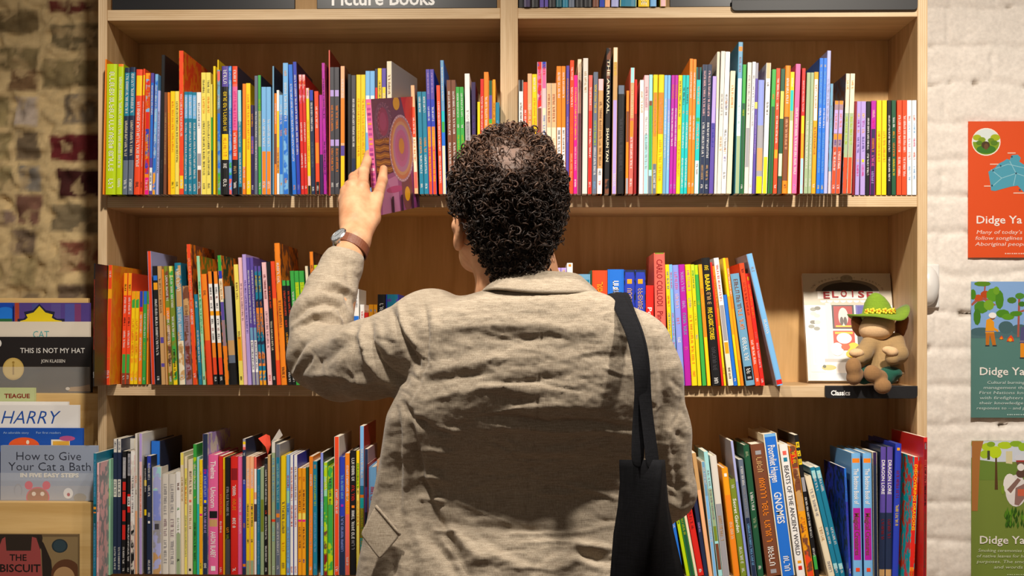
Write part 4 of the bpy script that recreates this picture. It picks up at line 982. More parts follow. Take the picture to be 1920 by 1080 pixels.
def art_p3(F, m):
    F.rect(m, 1820, 827, 2000, 866, 'D3DAE6'); F.rect(m, 1886, 846, 1898, 872, 'DCD3A8')
    F.ink(m, [(1820, 858), (1835, 862), (1905, 871), (2000, 880), (2000, 900), (1820, 900)], '6E8A38')
    for x, yy, rx, ry, c in [(1852, 838, 12, 8, 'B8D42A'), (1866, 848, 12, 12, 'C2DC22'), (1846, 852, 9, 8, 'A8C82C'), (1884, 835, 14, 7, 'B8D42A'), (1905, 832, 12, 6, '8CB42A'), (1917, 838, 8, 8, '9CC02A'), (1858, 833, 8, 5, '86AC28'), (1824, 832, 6, 5, '8CAC30')]: F.ink(m, ell(x, yy, rx, ry, 10), c)
    F.ink(m, [(1822, 827), (1844, 827), (1838, 850), (1833, 958), (1822, 958)], 'B0743C'); F.ink(m, [(1866, 858), (1869, 858), (1871, 918), (1865, 918)], '5A3E20'); F.rect(m, 1851, 845, 1856, 862, '4A4A32')
    F.ink(m, ell(1905, 920, 20, 30, 20), 'E6E0DE'); F.ink(m, ell(1893, 908, 12, 20, 16), 'F0EBE6'); F.ink(m, [(1888, 918), (1908, 896), (1914, 900), (1895, 925)], '8A6A60'); F.ink(m, [(1904, 915), (1924, 905), (1924, 930), (1910, 948), (1902, 946)], '94716A')
    F.ink(m, ell(1914, 888, 9, 8, 14), '5E4438'); F.ink(m, ell(1914, 865, 9, 10, 16), '6E5448'); F.ink(m, ell(1912, 859, 10, 7, 16), 'D9DCE6'); F.ink(m, ell(1914, 876, 7, 7, 12), 'EDE9E4'); F.rect(m, 1905, 863, 1920, 866, 'B03A34')
    F.ink(m, ell(1880, 918, 3, 9, 10), '7E9E2C'); F.rect(m, 1908, 917, 1925, 930, 'D2664A')
    r_ = random.Random(4)
    for i in range(46):
        x = 1884 + r_.random() * 40; yy = 958 + r_.random() * 28
        F.ink(m, [(x - 2, yy), (x + 1, yy - 9), (x + 2.5, yy), (x, yy + 6)], r_.choice(['3C6A18', '55861E', '2C5212', '6E9A24']))
def tx_p3(F, t):
    F.text(t, 'Didge Ya', 1837, 1019, 15, WHI, 84, 0, .01); F.text(t, 'Know', 1931, 1019, 15, WHI, 50, 0, .01)
    for i, (s, x, wd) in enumerate([('Smoking ceremonies involve', 1834, 112), ('of native leaves for healing', 1831, 112), ('purposes. The smoke is', 1831, 112), ('and words of', 1863, 70)]): F.text(t, s, x, 1034.5 + i * 10.4, 6, 'D2DAB8', wd, .14)
    [F.rect(t, 1888 + k * 4.2, 1079 - 2.6, 1888 + k * 4.2 + (2.6, 3.2, 2.2)[k % 3], 1079 - .4, 'B8C890') for k in range(14)]
poster('olive poster of a smoking ceremony, lowest on the painted brick', 1821, 827, 1998, 1085, '7A8C3C', art_p3, tx_p3)

# ---- stepped display rack beside the bookcase, with face-out books behind clear lips
XRK0, XRK1 = W(-260, 700, 0).x, W(182.6, 700, 0).x
rack = empty('display_rack', (XRK0, 0, 0)); tag(rack, 'pale plywood stepped display rack with clear ledge fronts against the brick wall', 'display rack')
M_LIP, _nt, _N, _L, _B = newmat('clear_acrylic'); _B.inputs['Base Color'].default_value = (.96, .97, .97, 1); _B.inputs['Roughness'].default_value = .05; _B.inputs['Alpha'].default_value = .10; _B.inputs['IOR'].default_value = 1.45
def rbox(name, lo, hi, mat, bev=.0012):
    m = MB(); m.box((lo[0] - XRK0, lo[1], lo[2]), (hi[0] - XRK0, hi[1], hi[2])); o = m.build(name, mat, rack); return bevel(o, bev) if bev else o
zl1 = W(80, 737.5, .03).z; zl2 = W(80, 940, -.07).z; zl3 = W(80, 1180, -.112).z
x1a = W(168, 560, .125).x
rbox('back_board', (XRK0, .115, zl1 - .02), (x1a, .130, W(80, 559, .115).z), M_RACK)
rbox('ledge', (XRK0, .034, zl1 - .012), (W(178, 700, .04).x, .1145, zl1), M_RACK)
rbox('back_board', (XRK0, .0185, zl2 - .02), (XRK1 - .0005, .0335, zl1), M_RACK)
rbox('ledge', (XRK0, -.074, zl2 - .012), (XRK1 - .004, .018, zl2), M_RACK)
rbox('back_board', (XRK0, -.089, 0.01), (W(175.4, 1000, -.089).x, -.0745, zl2), M_RACK)
rbox('ledge', (XRK0, -.17, zl3 - .012), (W(170, 1000, -.12).x, -.0895, zl3), M_RACK)
rbox('side_panel', (XRK1 - .02, -.0735, 0), (XRK1 - .0055, .1145, zl2 - .0125), M_RACK)
def lip(x1, ytop, y, z0):
    m = MB(); m.box((0, y, z0 + .0005), (W(x1, ytop, y).x - XRK0, y + .003, W(80, ytop, y).z)); m.build('clear_lip', M_LIP, rack)
lip(168, 688, .0355, zl1); lip(176, 887, -.0725, zl2); 
GR = 'face-out books on the display rack'
def tip(F, e, z): e.location.z = z + .0005; return e
def a_pur(F, m):
    F.rect(m, 28, 568, 36, 640, 'B0442C'); F.rect(m, 60, 570, 72, 640, '4A4C8E'); F.rect(m, 122, 570, 140, 640, '50549E'); F.rect(m, 96, 570, 114, 640, '5A4C90'); F.rect(m, 140, 570, 152, 640, '7E3C6E')
    F.ink(m, [(45, 585), (62, 582), (74, 570), (86, 582), (103, 585), (101, 594), (107, 598), (121, 598), (121, 640), (32, 640), (33, 598), (44, 598), (48, 594)], '20203A'); F.ink(m, [(49, 590), (63, 586), (74, 574), (85, 586), (99, 590), (97, 596), (104, 600), (116, 602), (116, 640), (36, 640), (38, 602), (47, 600), (52, 596)], 'E8CE1C')
e_ = face_book('purple face-out book with a yellow roof on the cover, topmost tier of the rack', 26, 568, 168, 735, .098, .012, '54408A', 0, a_pur, None, GR); e_.location.z = zl1 + .0005
def a_blu(F, m): F.ink(m, ell(10, 590, 20, 14), '1E7AE0'); F.rect(m, -60, 598, 24, 735, '2A6A3A')
e_ = face_book('blue face-out book beside the purple one, topmost tier of the rack', -70, 568, 23, 735, .098, .012, '1448B4', 0, a_blu, None, GR); e_.location.z = zl1 + .0005
e_ = face_book('cream face-out book with teal lettering behind the black one on the rack', -60, 603, 168, 735, .082, .012, 'E6DAC8', 0, None, lambda F, t: F.text(t, 'CAT', 62, 633, 13, '58A8A8', 30, 0, .0), GR); e_.location.z = zl1 + .0005
def a_hat(F, m):
    F.rect(m, -60, 688, 172, 735, '3C342C'); F.ink(m, ell(110, 735, 70, 44), '453B30'); F.ink(m, [(128, 735), (132, 727), (150, 726), (168, 722), (170, 735)], 'A8885A'); F.ink(m, ell(127, 730, 4, 3), 'D8D0C4')
    F.ink(m, ell(25, 693, 20, 21), 'C6A658'); F.ink(m, ell(25, 693, 17.5, 18.5), 'D2B468'); F.rect(m, 23.5, 684, 26.5, 704, 'A08038'); F.ink(m, ell(25, 681, 2.5, 2.5, 10), 'A08038'); F.ink(m, ell(-2, 645, 5, 7, 14), 'E4E0DA')
e_ = face_book('black face-out book with white capital lettering and a gold medal on the rack', -60, 633, 171, 737, .062, .014, '221D1D', 0, a_hat, lambda F, t: (F.text(t, 'THIS IS NOT MY HAT', 38, 663, 9.5, 'E8E4DE', 121, 0, .005), F.text(t, 'JON KLASSEN', 77, 681, 6, 'D8D2CA', 45, 0, .01)), GR); e_.location.z = zl1 + .0005
e_ = face_book('pale green face-out book peeping above the white ones on the rack', -60, 733, 65, 938, .0045, .012, 'C4CC94', 0, None, lambda F, t: F.text(t, 'TEAGUE', 8, 752, 8, '8A2A1E', 48, 0, .03), GR); e_.location.z = zl2 + .0005
e_ = face_book('thin white face-out book behind the white one with blue italic capitals', -60, 758, 128, 938, -.009, .010, 'EFEBE6', 0, None, None, GR); e_.location.z = zl2 + .0005
e_ = face_book('white face-out book with slanting blue capitals on the rack', -60, 763, 148, 938, -.024, .012, 'F0ECE8', 0, None, lambda F, t: F.text(t, 'HARRY', 2, 797.5, 25, '1C50A8', 112, .3, -.005), GR); e_.location.z = zl2 + .0005
def a_sea(F, m): F.ink(m, ell(45, 838, 29, 16), 'F0602C'); F.rect(m, 96, 826, 131, 840, 'F0E8D8'); F.rect(m, 99, 829, 130, 840, 'E8B040'); F.ink(m, ell(126, 824, 15, 5, 12), 'C05890'); F.ink(m, ell(52, 831, 3, 4, 10), 'F4E0C8')
e_ = face_book('blue face-out book with an orange dome behind the grey-blue one', -60, 805, 155, 938, -.039, .012, '1C54B4', 0, a_sea, lambda F, t: (F.text(t, 'An adorable story', 6, 815, 4, 'A8C8F0', 48), F.text(t, 'For first readers', 68, 815, 4, 'A8C8F0', 46)), GR); e_.location.z = zl2 + .0005
def a_bath(F, m):
    F.rect(m, -60, 912, 180, 938, 'A6AAB8'); 
    for x in (54, 87): F.ink(m, ell(x, 911, 7.5, 8), 'E0405A')
    F.ink(m, ell(71, 934, 22, 20), 'D85066'); F.ink(m, ell(71, 934, 20, 17.5), 'A8662C'); F.ink(m, ell(63.5, 927, 4, 4, 12), 'F0E4D4'); F.ink(m, ell(79.5, 927, 4, 4, 12), 'F0E4D4')
    F.ink(m, ell(128, 926, 9, 10), 'ECECF0'); F.ink(m, ell(128.5, 928.5, 3, 3.4, 12), 'B8404E'); F.ink(m, ell(150, 934, 12, 8), '9C9488'); F.ink(m, ell(34, 920, 8, 12), '9A9CA8'); F.ink(m, ell(34, 922, 6, 11), 'A6AAB8')
e_ = face_book('grey-blue face-out book with dark serif-like title, front of the rack\'s second tier', 1, 837, 182, 939, -.056, .014, '99A3B8', 0, a_bath, lambda F, t: (F.text(t, 'How to Give', 31, 863.5, 16, '2A2E3C', 121, 0, -.01), F.text(t, 'Your Cat a Bath', 16, 883, 16, '2A2E3C', 154, 0, -.01), F.text(t, 'IN FIVE EASY STEPS', 38, 895.5, 7.5, 'E2DDD2', 110, 0, .05)), GR); e_.location.z = zl2 + .0005
def a_bis(F, m):
    F.rect(m, -60, 1008, 146, 1180, '8A7450'); F.ink(m, ell(20, 1010, 60, 60), '30261F'); F.ink(m, ell(112, 1025, 15, 13, 24), '26343A'); F.ink(m, ell(112, 1025, 12, 11, 24), '31444C')
    F.ink(m, [(-60, 1034), (-4, 1034), (4, 1012), (10, 1008), (12, 1034), (58, 1034), (60, 1008), (68, 1010), (76, 1034), (80, 1090), (-60, 1090)], '9E4846'); F.ink(m, [(70, 1005), (82, 1020), (96, 1052), (100, 1090), (80, 1090), (78, 1034)], '2A211C')
    F.ink(m, ell(124, 1078, 28, 28), '5E3A24'); F.ink(m, ell(120, 1084, 20, 20), 'B08A60')
e_ = face_book('dark brown face-out book with a reddish figure and hand-drawn capitals, low on the rack', -60, 1004, 146, 1180, -.112, .014, '6E5A3E', 0, a_bis, lambda F, t: (F.text(t, 'THE', 18, 1052.5, 12, '1E1816', 32, 0, .02), F.text(t, 'BISCUIT', 0, 1073.5, 14.5, '1E1816', 76, 0, .02)), GR); e_.location.z = zl3 + .0005

# ---- the book being pulled out in the hand: thin, tipped towards the reader
HB_T = W(690.5, 186, -.246); psi, phi = R(19), R(9)
HBW, HBH, HBD = .0115, .232, .212
_x = Vector((math.cos(psi), -math.sin(psi), 0)); _d0 = Vector((math.sin(psi), math.cos(psi), 0)); _zz = Vector((0, 0, 1))
_z = (_zz * math.cos(phi) - _d0 * math.sin(phi)); _d = (_d0 * math.cos(phi) + _zz * math.sin(phi))
HB_O = HB_T - _z * HBH - _x * (HBW * .5)
hb = empty('book'); tag(hb, 'maroon picture book with ringed circles pulled out by the reader\'s raised hand', 'book')
hb.matrix_world = Matrix(((_x.x, _d.x, _z.x, HB_O.x), (_x.y, _d.y, _z.y, HB_O.y), (_x.z, _d.z, _z.z, HB_O.z), (0, 0, 0, 1)))
def HBP(u, v, off=0.0):
    """a point on the front cover of the held book: u from spine to fore edge, v from top to bottom"""
    return HB_O + _x * (HBW + off) + _d * (u * HBD) + _z * (HBH * (1 - v))
m = MB(); c = lin('7A3E5A')
m.box((0, .001, 0), (.002, HBD, HBH), c); m.box((HBW - .002, .001, 0), (HBW, HBD, HBH), c); m.box((0, 0, 0), (HBW, .0015, HBH), lin('D76A9C'))
_k = [0]
def HE(pts, col):
    _k[0] += 1; xx = HBW + .00015 + .00003 * _k[0]
    q = [(min(max(u, 0), 1) * HBD, (1 - min(max(v, 0), 1)) * HBH) for u, v in pts]
    if sum(a[0] * b[1] - b[0] * a[1] for a, b in zip(q, q[1:] + q[:1])) < 0: q = q[::-1]
    m.add([(xx, a, b) for a, b in q], [tuple(range(len(q)))], lin(col))
HE([(0, 0), (1, 0), (1, 1), (0, 1)], '6E3A52')
HE([(.7, 0), (1, 0), (1, .42), (.86, .36)], 'D0281E'); HE(ell(.95, .13, .16, .17), 'E03A22')
HE([(.82, .4), (1, .36), (1, .8), (.86, .72)], '8E2440')
HE(ell(.24, .21, .2, .18), '7C4A66'); HE(ell(.24, .2, .13, .125), '94365A'); HE(ell(.24, .2, .08, .08), 'A23E66'); HE(ell(.58, .05, .08, .06), 'E0A024')
HE([(.02, .35), (.42, .34), (.44, .66), (.04, .68)], '9A5A28')
for i in range(10):
    v = .355 + i * .031; HE([(.03, v), (.13, v + .012), (.23, v), (.33, v + .012), (.42, v), (.42, v + .012), (.33, v + .024), (.23, v + .012), (.13, v + .024), (.03, v + .012)], '5A2430' if i % 2 else 'C07A2C')
HE([(.05, .68), (1, .60), (1, 1), (.05, 1)], '9C5284')
HE([(.12, .72), (.5, .68), (.52, 1), (.1, 1)], 'C07AA4'); HE([(.78, .62), (.98, .6), (.98, 1), (.82, 1)], '8A3E7A'); HE(ell(.42, .80, .2, .03), 'B8487C')
HE(ell(.72, .80, .13, .22), '7A4648'); HE(ell(.72, .86, .065, .065), 'E8A81E')
HE(ell(.64, .45, .30, .30), 'B88AA0'); HE(ell(.64, .45, .27, .275), 'CC7A52'); HE(ell(.64, .45, .235, .24), 'D09468'); HE(ell(.64, .45, .205, .21), 'B8789A'); HE(ell(.64, .45, .16, .165), 'C0648F'); HE(ell(.64, .45, .11, .115), 'B86484'); HE(ell(.64, .43, .065, .07), 'D08A3C')
for k in range(40):
    a = 2 * math.pi * k / 40; HE(ell(.64 + .285 * math.cos(a), .45 + .287 * math.sin(a), .009, .007, 6), 'EED2C0')
for k in range(70):
    a = 2 * math.pi * (k % 35) / 35; rr_ = .17 if k < 35 else .145; HE(ell(.24 + rr_ * math.cos(a), .2 + rr_ * .95 * math.sin(a), .007, .006, 5), '3E2030' if k % 2 else 'B07A8A')
for u in (.3, .52, .78, .92): HE([(u, .86), (u + .045, .855), (u + .045, 1), (u, 1)], '3A2038')
m.build('cover', M_PRINT, hb)
m = MB(); m.box((.002, .002, .001), (HBW - .002, HBD - .001, HBH - .001)); m.build('page_block', M_PAPER, hb)
m = MB()
r_ = random.Random(3)
for k in range(22):
    z_ = HBH * (.97 - k * .043); m.box((.002, -.0004, z_ - .006 * r_.uniform(.5, 1)), (HBW - .002, .0002, z_), lin(r_.choice(['8E3A7A', 'E89A4A', 'F0C0D0', 'B04A8E'])))
m.build('spine_lettering', M_INK, hb)
# ---------------------------------------------------------------- soft bodies: distance fields turned into one skin
class Vox:
    def __init__(s, lo, hi, h):
        s.lo = np.array(lo, float); s.h = h; s.n = np.ceil((np.array(hi) - s.lo) / h).astype(int) + 1
        s.a = np.full(s.n, .3, np.float32); s.ax = [s.lo[i] + h * np.arange(s.n[i]) for i in range(3)]
    def _sl(s, lo, hi, pad):
        i0 = np.clip(np.floor((np.array(lo) - pad - s.lo) / s.h).astype(int), 0, s.n); i1 = np.clip(np.ceil((np.array(hi) + pad - s.lo) / s.h).astype(int) + 1, 0, s.n)
        return tuple(slice(a, b) for a, b in zip(i0, i1))
    def _xyz(s, sl): return s.ax[0][sl[0]][:, None, None], s.ax[1][sl[1]][None, :, None], s.ax[2][sl[2]][None, None, :]
    def _mix(s, sl, d, k, sub=False):
        a = s.a[sl]
        if sub: d = -d; a_ = -a
        else: a_ = a
        if sub:   # a minus shape: max(a, -shape)
            d = -d
            h = np.clip(.5 - .5 * (a + d) / k, 0, 1); s.a[sl] = a * (1 - h) - d * h + k * h * (1 - h); return
        h = np.clip(.5 + .5 * (a_ - d) / k, 0, 1); s.a[sl] = a_ * (1 - h) + d * h - k * h * (1 - h)
    def cap(s, a, b, ra, rb=None, k=.01, sub=False):
        rb = ra if rb is None else rb; a = np.array(a, float); b = np.array(b, float); r = max(ra, rb)
        sl = s._sl(np.minimum(a, b) - r, np.maximum(a, b) + r, k + 3 * s.h)
        x, y, z = s._xyz(sl); ab = b - a; L = max((ab @ ab), 1e-9)
        t = np.clip(((x - a[0]) * ab[0] + (y - a[1]) * ab[1] + (z - a[2]) * ab[2]) / L, 0, 1)
        d = np.sqrt((x - a[0] - t * ab[0]) ** 2 + (y - a[1] - t * ab[1]) ** 2 + (z - a[2] - t * ab[2]) ** 2) - (ra + t * (rb - ra))
        s._mix(sl, d, k, sub)
    def chain(s, pts, rad, k=.01):
        for i in range(len(pts) - 1): s.cap(pts[i], pts[i + 1], rad[i], rad[i + 1], k)
    def ell(s, c, r, k=.01, rot=None, sub=False):
        c = np.array(c, float); r = np.array(r, float); m = r.max()
        sl = s._sl(c - m, c + m, k + 3 * s.h); x, y, z = s._xyz(sl); x = x - c[0]; y = y - c[1]; z = z - c[2]
        if rot is not None:
            M = np.array(rot); x, y, z = M[0, 0] * x + M[1, 0] * y + M[2, 0] * z, M[0, 1] * x + M[1, 1] * y + M[2, 1] * z, M[0, 2] * x + M[1, 2] * y + M[2, 2] * z
        k0 = np.sqrt((x / r[0]) ** 2 + (y / r[1]) ** 2 + (z / r[2]) ** 2); k1 = np.sqrt((x / r[0] ** 2) ** 2 + (y / r[1] ** 2) ** 2 + (z / r[2] ** 2) ** 2) + 1e-9
        s._mix(sl, k0 * (k0 - 1) / k1, k, sub)
    def loft(s, rings, n=2.4, k=.02):
        """rings: z, centre x, half width, back y, front y"""
        rings = sorted(rings); Zs = [r[0] for r in rings]; A = np.array(rings)
        sl = s._sl((min(A[:, 1] - A[:, 2]), min(A[:, 3]), Zs[0]), (max(A[:, 1] + A[:, 2]), max(A[:, 4]), Zs[-1]), k + 3 * s.h)
        x, y, z = s._xyz(sl); zz = s.ax[2][sl[2]]
        I = lambda j: np.interp(zz, Zs, A[:, j])[None, None, :]
        cx, rx, yb, yf = I(1), I(2), I(3), I(4); cy = (yb + yf) / 2; ry = (yf - yb) / 2
        q = ((np.abs(x - cx) / rx) ** n + (np.abs(y - cy) / ry) ** n) ** (1 / n)
        d = (q - 1) * np.minimum(rx, ry); d = np.maximum(d, np.maximum(z - Zs[-1], Zs[0] - z))
        s._mix(sl, d, k)
    def cut(s, p, nrm, k=.004):
        """remove everything on the side of the plane that the normal points to"""
        x, y, z = s._xyz((slice(None),) * 3); d = -((x - p[0]) * nrm[0] + (y - p[1]) * nrm[1] + (z - p[2]) * nrm[2])
        s.a = np.maximum(s.a, -d).astype(np.float32)
    def mesh(s):
        g = openvdb.FloatGrid(.3); a = s.a.copy(); a[[0, -1]] = .3; a[:, [0, -1]] = .3; a[:, :, [0, -1]] = .3
        g.copyFromArray(np.minimum(a, .2999).astype(np.float32)); g.transform = openvdb.createLinearTransform(voxelSize=s.h)
        p, q = g.convertToQuads(isovalue=0.0)
        return p.astype(float) + s.lo, q

def relax(v, q, it=3, f=.5):
    e = np.concatenate([q[:, [0, 1]], q[:, [1, 2]], q[:, [2, 3]], q[:, [3, 0]]]); n = len(v)
    cnt = np.bincount(e[:, 0], minlength=n) + np.bincount(e[:, 1], minlength=n)
    for _ in range(it):
        s_ = np.stack([np.bincount(e[:, 0], v[e[:, 1], i], n) + np.bincount(e[:, 1], v[e[:, 0], i], n) for i in range(3)], 1) / np.maximum(cnt, 1)[:, None]
        v = v + (s_ - v) * f
    return v

def normals(v, q):
    fn = np.cross(v[q[:, 2]] - v[q[:, 0]], v[q[:, 3]] - v[q[:, 1]]); N_ = np.zeros_like(v)
    for k in range(4):
        for i in range(3): N_[:, i] += np.bincount(q[:, k], fn[:, i], len(v))
    return N_ / (np.linalg.norm(N_, axis=1, keepdims=True) + 1e-12)

def fix(v, q):
    """outward winding"""
    c = v[q].mean(1); fn = np.cross(v[q[:, 2]] - v[q[:, 0]], v[q[:, 3]] - v[q[:, 1]])
    return q if (fn * (c - v.mean(0))).sum() > 0 else q[:, ::-1]

def skin(name, parts, mat, parent=None, cols=None):
    """one mesh object out of (points, quads) pairs"""
    vs = []; qs = []; b = 0
    for v, q in parts: vs.append(v); qs.append(q + b); b += len(v)
    v = np.concatenate(vs); q = np.concatenate(qs)
    me = bpy.data.meshes.new(name); me.vertices.add(len(v)); me.vertices.foreach_set('co', v.astype(np.float32).ravel())
    me.loops.add(q.size); me.loops.foreach_set('vertex_index', q.astype(np.int32).ravel())
    me.polygons.add(len(q)); me.polygons.foreach_set('loop_start', np.arange(0, q.size, 4, dtype=np.int32)); me.polygons.foreach_set('loop_total', np.full(len(q), 4, dtype=np.int32))
    me.polygons.foreach_set('use_smooth', np.ones(len(q), dtype=bool)); me.update(calc_edges=True); me.materials.append(mat)
    if cols is not None:
        a = me.attributes.new('Col', 'FLOAT_COLOR', 'POINT'); a.data.foreach_set('color', np.concatenate([cols, np.ones((len(v), 1))], 1).astype(np.float32).ravel())
    return link(bpy.data.objects.new(name, me), parent)

def soft(vox, it=2):
    v, q = vox.mesh(); q = fix(v, q); return relax(v, q, it), q

# ---------------------------------------------------------------- the reader
def Wt(px, py, y): return np.array(W(px, py, y))
PY = -.76
person = empty('person', (W(1000, 700, PY).x, PY + .02, 0))
tag(person, 'person seen from behind in a beige linen jacket reaching up to pull out a book', 'person')
PO = np.array(person.location)

M_SKIN, _nt, _N, _L, _B = newmat('skin'); _B.inputs['Roughness'].default_value = .45; _B.inputs['Specular IOR Level'].default_value = .4
_B.inputs['Subsurface Weight'].default_value = .12; _B.inputs['Subsurface Radius'].default_value = (1, .35, .2); _B.inputs['Subsurface Scale'].default_value = .006
_tcn = _N.new('ShaderNodeTexCoord'); _nz = _N.new('ShaderNodeTexNoise'); _nz.inputs['Scale'].default_value = 34; _nz.inputs['Detail'].default_value = 5; _L.new(_tcn.outputs['Object'], _nz.inputs['Vector'])
_rp = _N.new('ShaderNodeValToRGB'); _rp.color_ramp.elements[0].color = (*lin('C08560'), 1); _rp.color_ramp.elements[1].color = (*lin('DDAA84'), 1); _rp.color_ramp.elements[0].position = .3; _rp.color_ramp.elements[1].position = .7
_L.new(_nz.outputs['Fac'], _rp.inputs[0]); _L.new(_rp.outputs[0], _B.inputs['Base Color'])
_n2 = _N.new('ShaderNodeTexNoise'); _n2.inputs['Scale'].default_value = 260; _L.new(_tcn.outputs['Object'], _n2.inputs['Vector']); _bp = _N.new('ShaderNodeBump'); _bp.inputs['Strength'].default_value = .12; _bp.inputs['Distance'].default_value = .001
_L.new(_n2.outputs['Fac'], _bp.inputs['Height']); _L.new(_bp.outputs[0], _B.inputs['Normal'])

def mat_cloth(name, c0, c1, thread=900, bump=.35, rough=.85):
    """woven cloth: slubby threads both ways"""
    m, nt, N, L, B = newmat(name); tc = N.new('ShaderNodeTexCoord'); outs = []
    for sc in ((thread, thread, thread * .07), (thread * .07, thread * .07, thread)):
        mp = N.new('ShaderNodeMapping'); mp.inputs['Scale'].default_value = sc; L.new(tc.outputs['Object'], mp.inputs[0])
        nz = N.new('ShaderNodeTexNoise'); nz.inputs['Scale'].default_value = 1; nz.inputs['Detail'].default_value = 3; L.new(mp.outputs[0], nz.inputs['Vector']); outs.append(nz.outputs['Fac'])
    ad = N.new('ShaderNodeMath'); ad.operation = 'ADD'; L.new(outs[0], ad.inputs[0]); L.new(outs[1], ad.inputs[1])
    hf = N.new('ShaderNodeMath'); hf.operation = 'MULTIPLY'; hf.inputs[1].default_value = .5; L.new(ad.outputs[0], hf.inputs[0])
    rp = N.new('ShaderNodeValToRGB'); rp.color_ramp.elements[0].position = .34; rp.color_ramp.elements[1].position = .66; rp.color_ramp.elements[0].color = (*c0, 1); rp.color_ramp.elements[1].color = (*c1, 1)
    L.new(hf.outputs[0], rp.inputs[0]); L.new(rp.outputs[0], B.inputs['Base Color'])
    bp = N.new('ShaderNodeBump'); bp.inputs['Strength'].default_value = bump; bp.inputs['Distance'].default_value = .001; L.new(hf.outputs[0], bp.inputs['Height']); L.new(bp.outputs[0], B.inputs['Normal'])
    B.inputs['Roughness'].default_value = rough; B.inputs['Specular IOR Level'].default_value = .15; B.inputs['Sheen Weight'].default_value = .15
    return m
M_LINEN = mat_cloth('beige_linen', lin('887967'), lin('B9AB97'))
M_TROU = mat_cloth('navy_cotton', lin('22242C'), lin('34363F'), 1200, .2)
M_CANVAS = mat_cloth('black_canvas', lin('0C0C0F'), lin('18181C'), 700, .4, .85)
M_CANVAS.node_tree.nodes['Principled BSDF'].inputs['Sheen Weight'].default_value = 0

# head frame: turned to the left and tipped back a little
HC = Wt(950, 369, -.765)
_yw, _pt = R(20), R(7)
hF = np.array([-math.sin(_yw) * math.cos(_pt), math.cos(_yw) * math.cos(_pt), math.sin(_pt)]); hR = np.array([math.cos(_yw), math.sin(_yw), 0]); hU = np.cross(hR, hF)
HM = np.stack([hR, hF, hU], 1)
def HL(x, y, z): return HC + hR * x + hF * y + hU * z

vx = Vox((-.46, -1.0, .95), (.36, -.38, 1.86), .0042)
# torso and arms under the cloth, neck, head
vx.loft([(W(0, py, PY).z, W((l + r) / 2, py, PY).x, (r - l) / 2 / 1124 - .016, yb + .02, yf - .02) for py, l, r, yb, yf in [(560, 900, 1120, -.81, -.69), (600, 800, 1200, -.86, -.64), (700, 775, 1235, -.885, -.63), (850, 760, 1235, -.85, -.63), (1000, 745, 1240, -.85, -.63), (1080, 745, 1240, -.86, -.63)]], 2.3, .03)
vx.chain([Wt(975, 580, -.75), Wt(970, 520, -.757), Wt(962, 445, -.765)], [.072, .062, .060], .03)
vx.ell(HC, (.079, .098, .106), .012, HM)
vx.ell(HL(0, .03, -.055), (.066, .078, .085), .03, HM)                     # face mass
vx.chain([HL(-.055, .015, -.075), HL(-.03, .075, -.108), HL(0, .088, -.114), HL(.03, .075, -.108), HL(.055, .015, -.075)], [.02, .019, .021, .019, .02], .02)   # jaw and chin
vx.chain([HL(0, .098, -.012), HL(0, .119, -.048), HL(0, .108, -.055)], [.008, .011, .010], .010)                               # nose
vx.chain([HL(-.042, .083, .004), HL(0, .096, .004), HL(.042, .083, .004)], [.009, .009, .009], .014)                           # brow
for sx in (-1, 1):
    vx.ell(HL(.031 * sx, .096, -.014), (.014, .012, .010), .006, HM, sub=True)
    vx.ell(HL(.045 * sx, .076, -.042), (.022, .02, .018), .02, HM)
    vx.ell(HL(.012 * sx, .106, -.054), (.008, .009, .007), .005, HM)
vx.ell(HL(0, .100, -.077), (.024, .010, .005), .004, HM); vx.ell(HL(0, .098, -.087), (.020, .011, .006), .004, HM); vx.cap(HL(-.02, .110, -.082), HL(.02, .110, -.082), .0018, .0018, .002, True)
vE = Vox(HC - .14, HC + .14, .0024)
for sx in (-1, 1):
    t = .35 * sx                                                         # ears stand off the head
    er = HM @ np.array([[math.cos(t), -math.sin(t), 0], [math.sin(t), math.cos(t), 0], [0, 0, 1]])
    vE.ell(HL(.082 * sx, -.004, -.052), (.0085, .0195, .033), .006, er); vE.ell(HL(.080 * sx, .004, -.078), (.008, .011, .014), .008, er)
    vE.ell(HL(.091 * sx, -.003, -.050), (.0062, .0115, .021), .004, er, sub=True)
    vE.cap(HL(.072 * sx, .006, -.05), HL(.08 * sx, .004, -.05), .012, .012, .01)
shL, elL, wrL = Wt(795, 622, -.75), Wt(604, 668, -.53), Wt(663, 455, -.398)
vx.chain([shL, Wt(690, 672, -.68), elL], [.058, .054, .044], .03)
shR, elR, wrR = Wt(1200, 665, -.77), Wt(1250, 918, -.745), Wt(1170, 862, -.50)
vx.chain([shR, elR, Wt(1195, 880, -.56)], [.048, .036, .032], .02)
body_parts = [soft(vx, 2), soft(vE, 1)]
# raised forearm and hand
vh = Vox((-.46, -.60, 1.40), (-.22, -.12, 1.83), .0019)
vh.chain([elL + np.array([.004, 0, 0]), Wt(645, 500, -.43), wrL], [.042, .032, .0255], .01)
vh.ell(wrL, (.0285, .022, .022), .012)
mcp = [Wt(680, 352, -.318), Wt(661, 350, -.312), Wt(649, 360, -.306), Wt(645, 377, -.304)]
for p, r0, r1 in zip(mcp, (.017, .018, .017, .015), (.0125, .0128, .0118, .0105)): vh.cap(wrL + (p - wrL) * .12, p, r0 + .003, r1, .012)
vh.cap(Wt(668, 415, -.36), Wt(664, 385, -.335), .022, .019, .02)
for p in mcp: vh.ell(p + np.array([-.001, -.004, .003]), (.0092, .0085, .0088), .006)
bk = lambda u, v, off: np.array(HBP(u, v, 0)) - np.array(_x) * (HBW + off)     # on the hidden back cover
ft = lambda u, v, off: np.array(HBP(u, v, off))
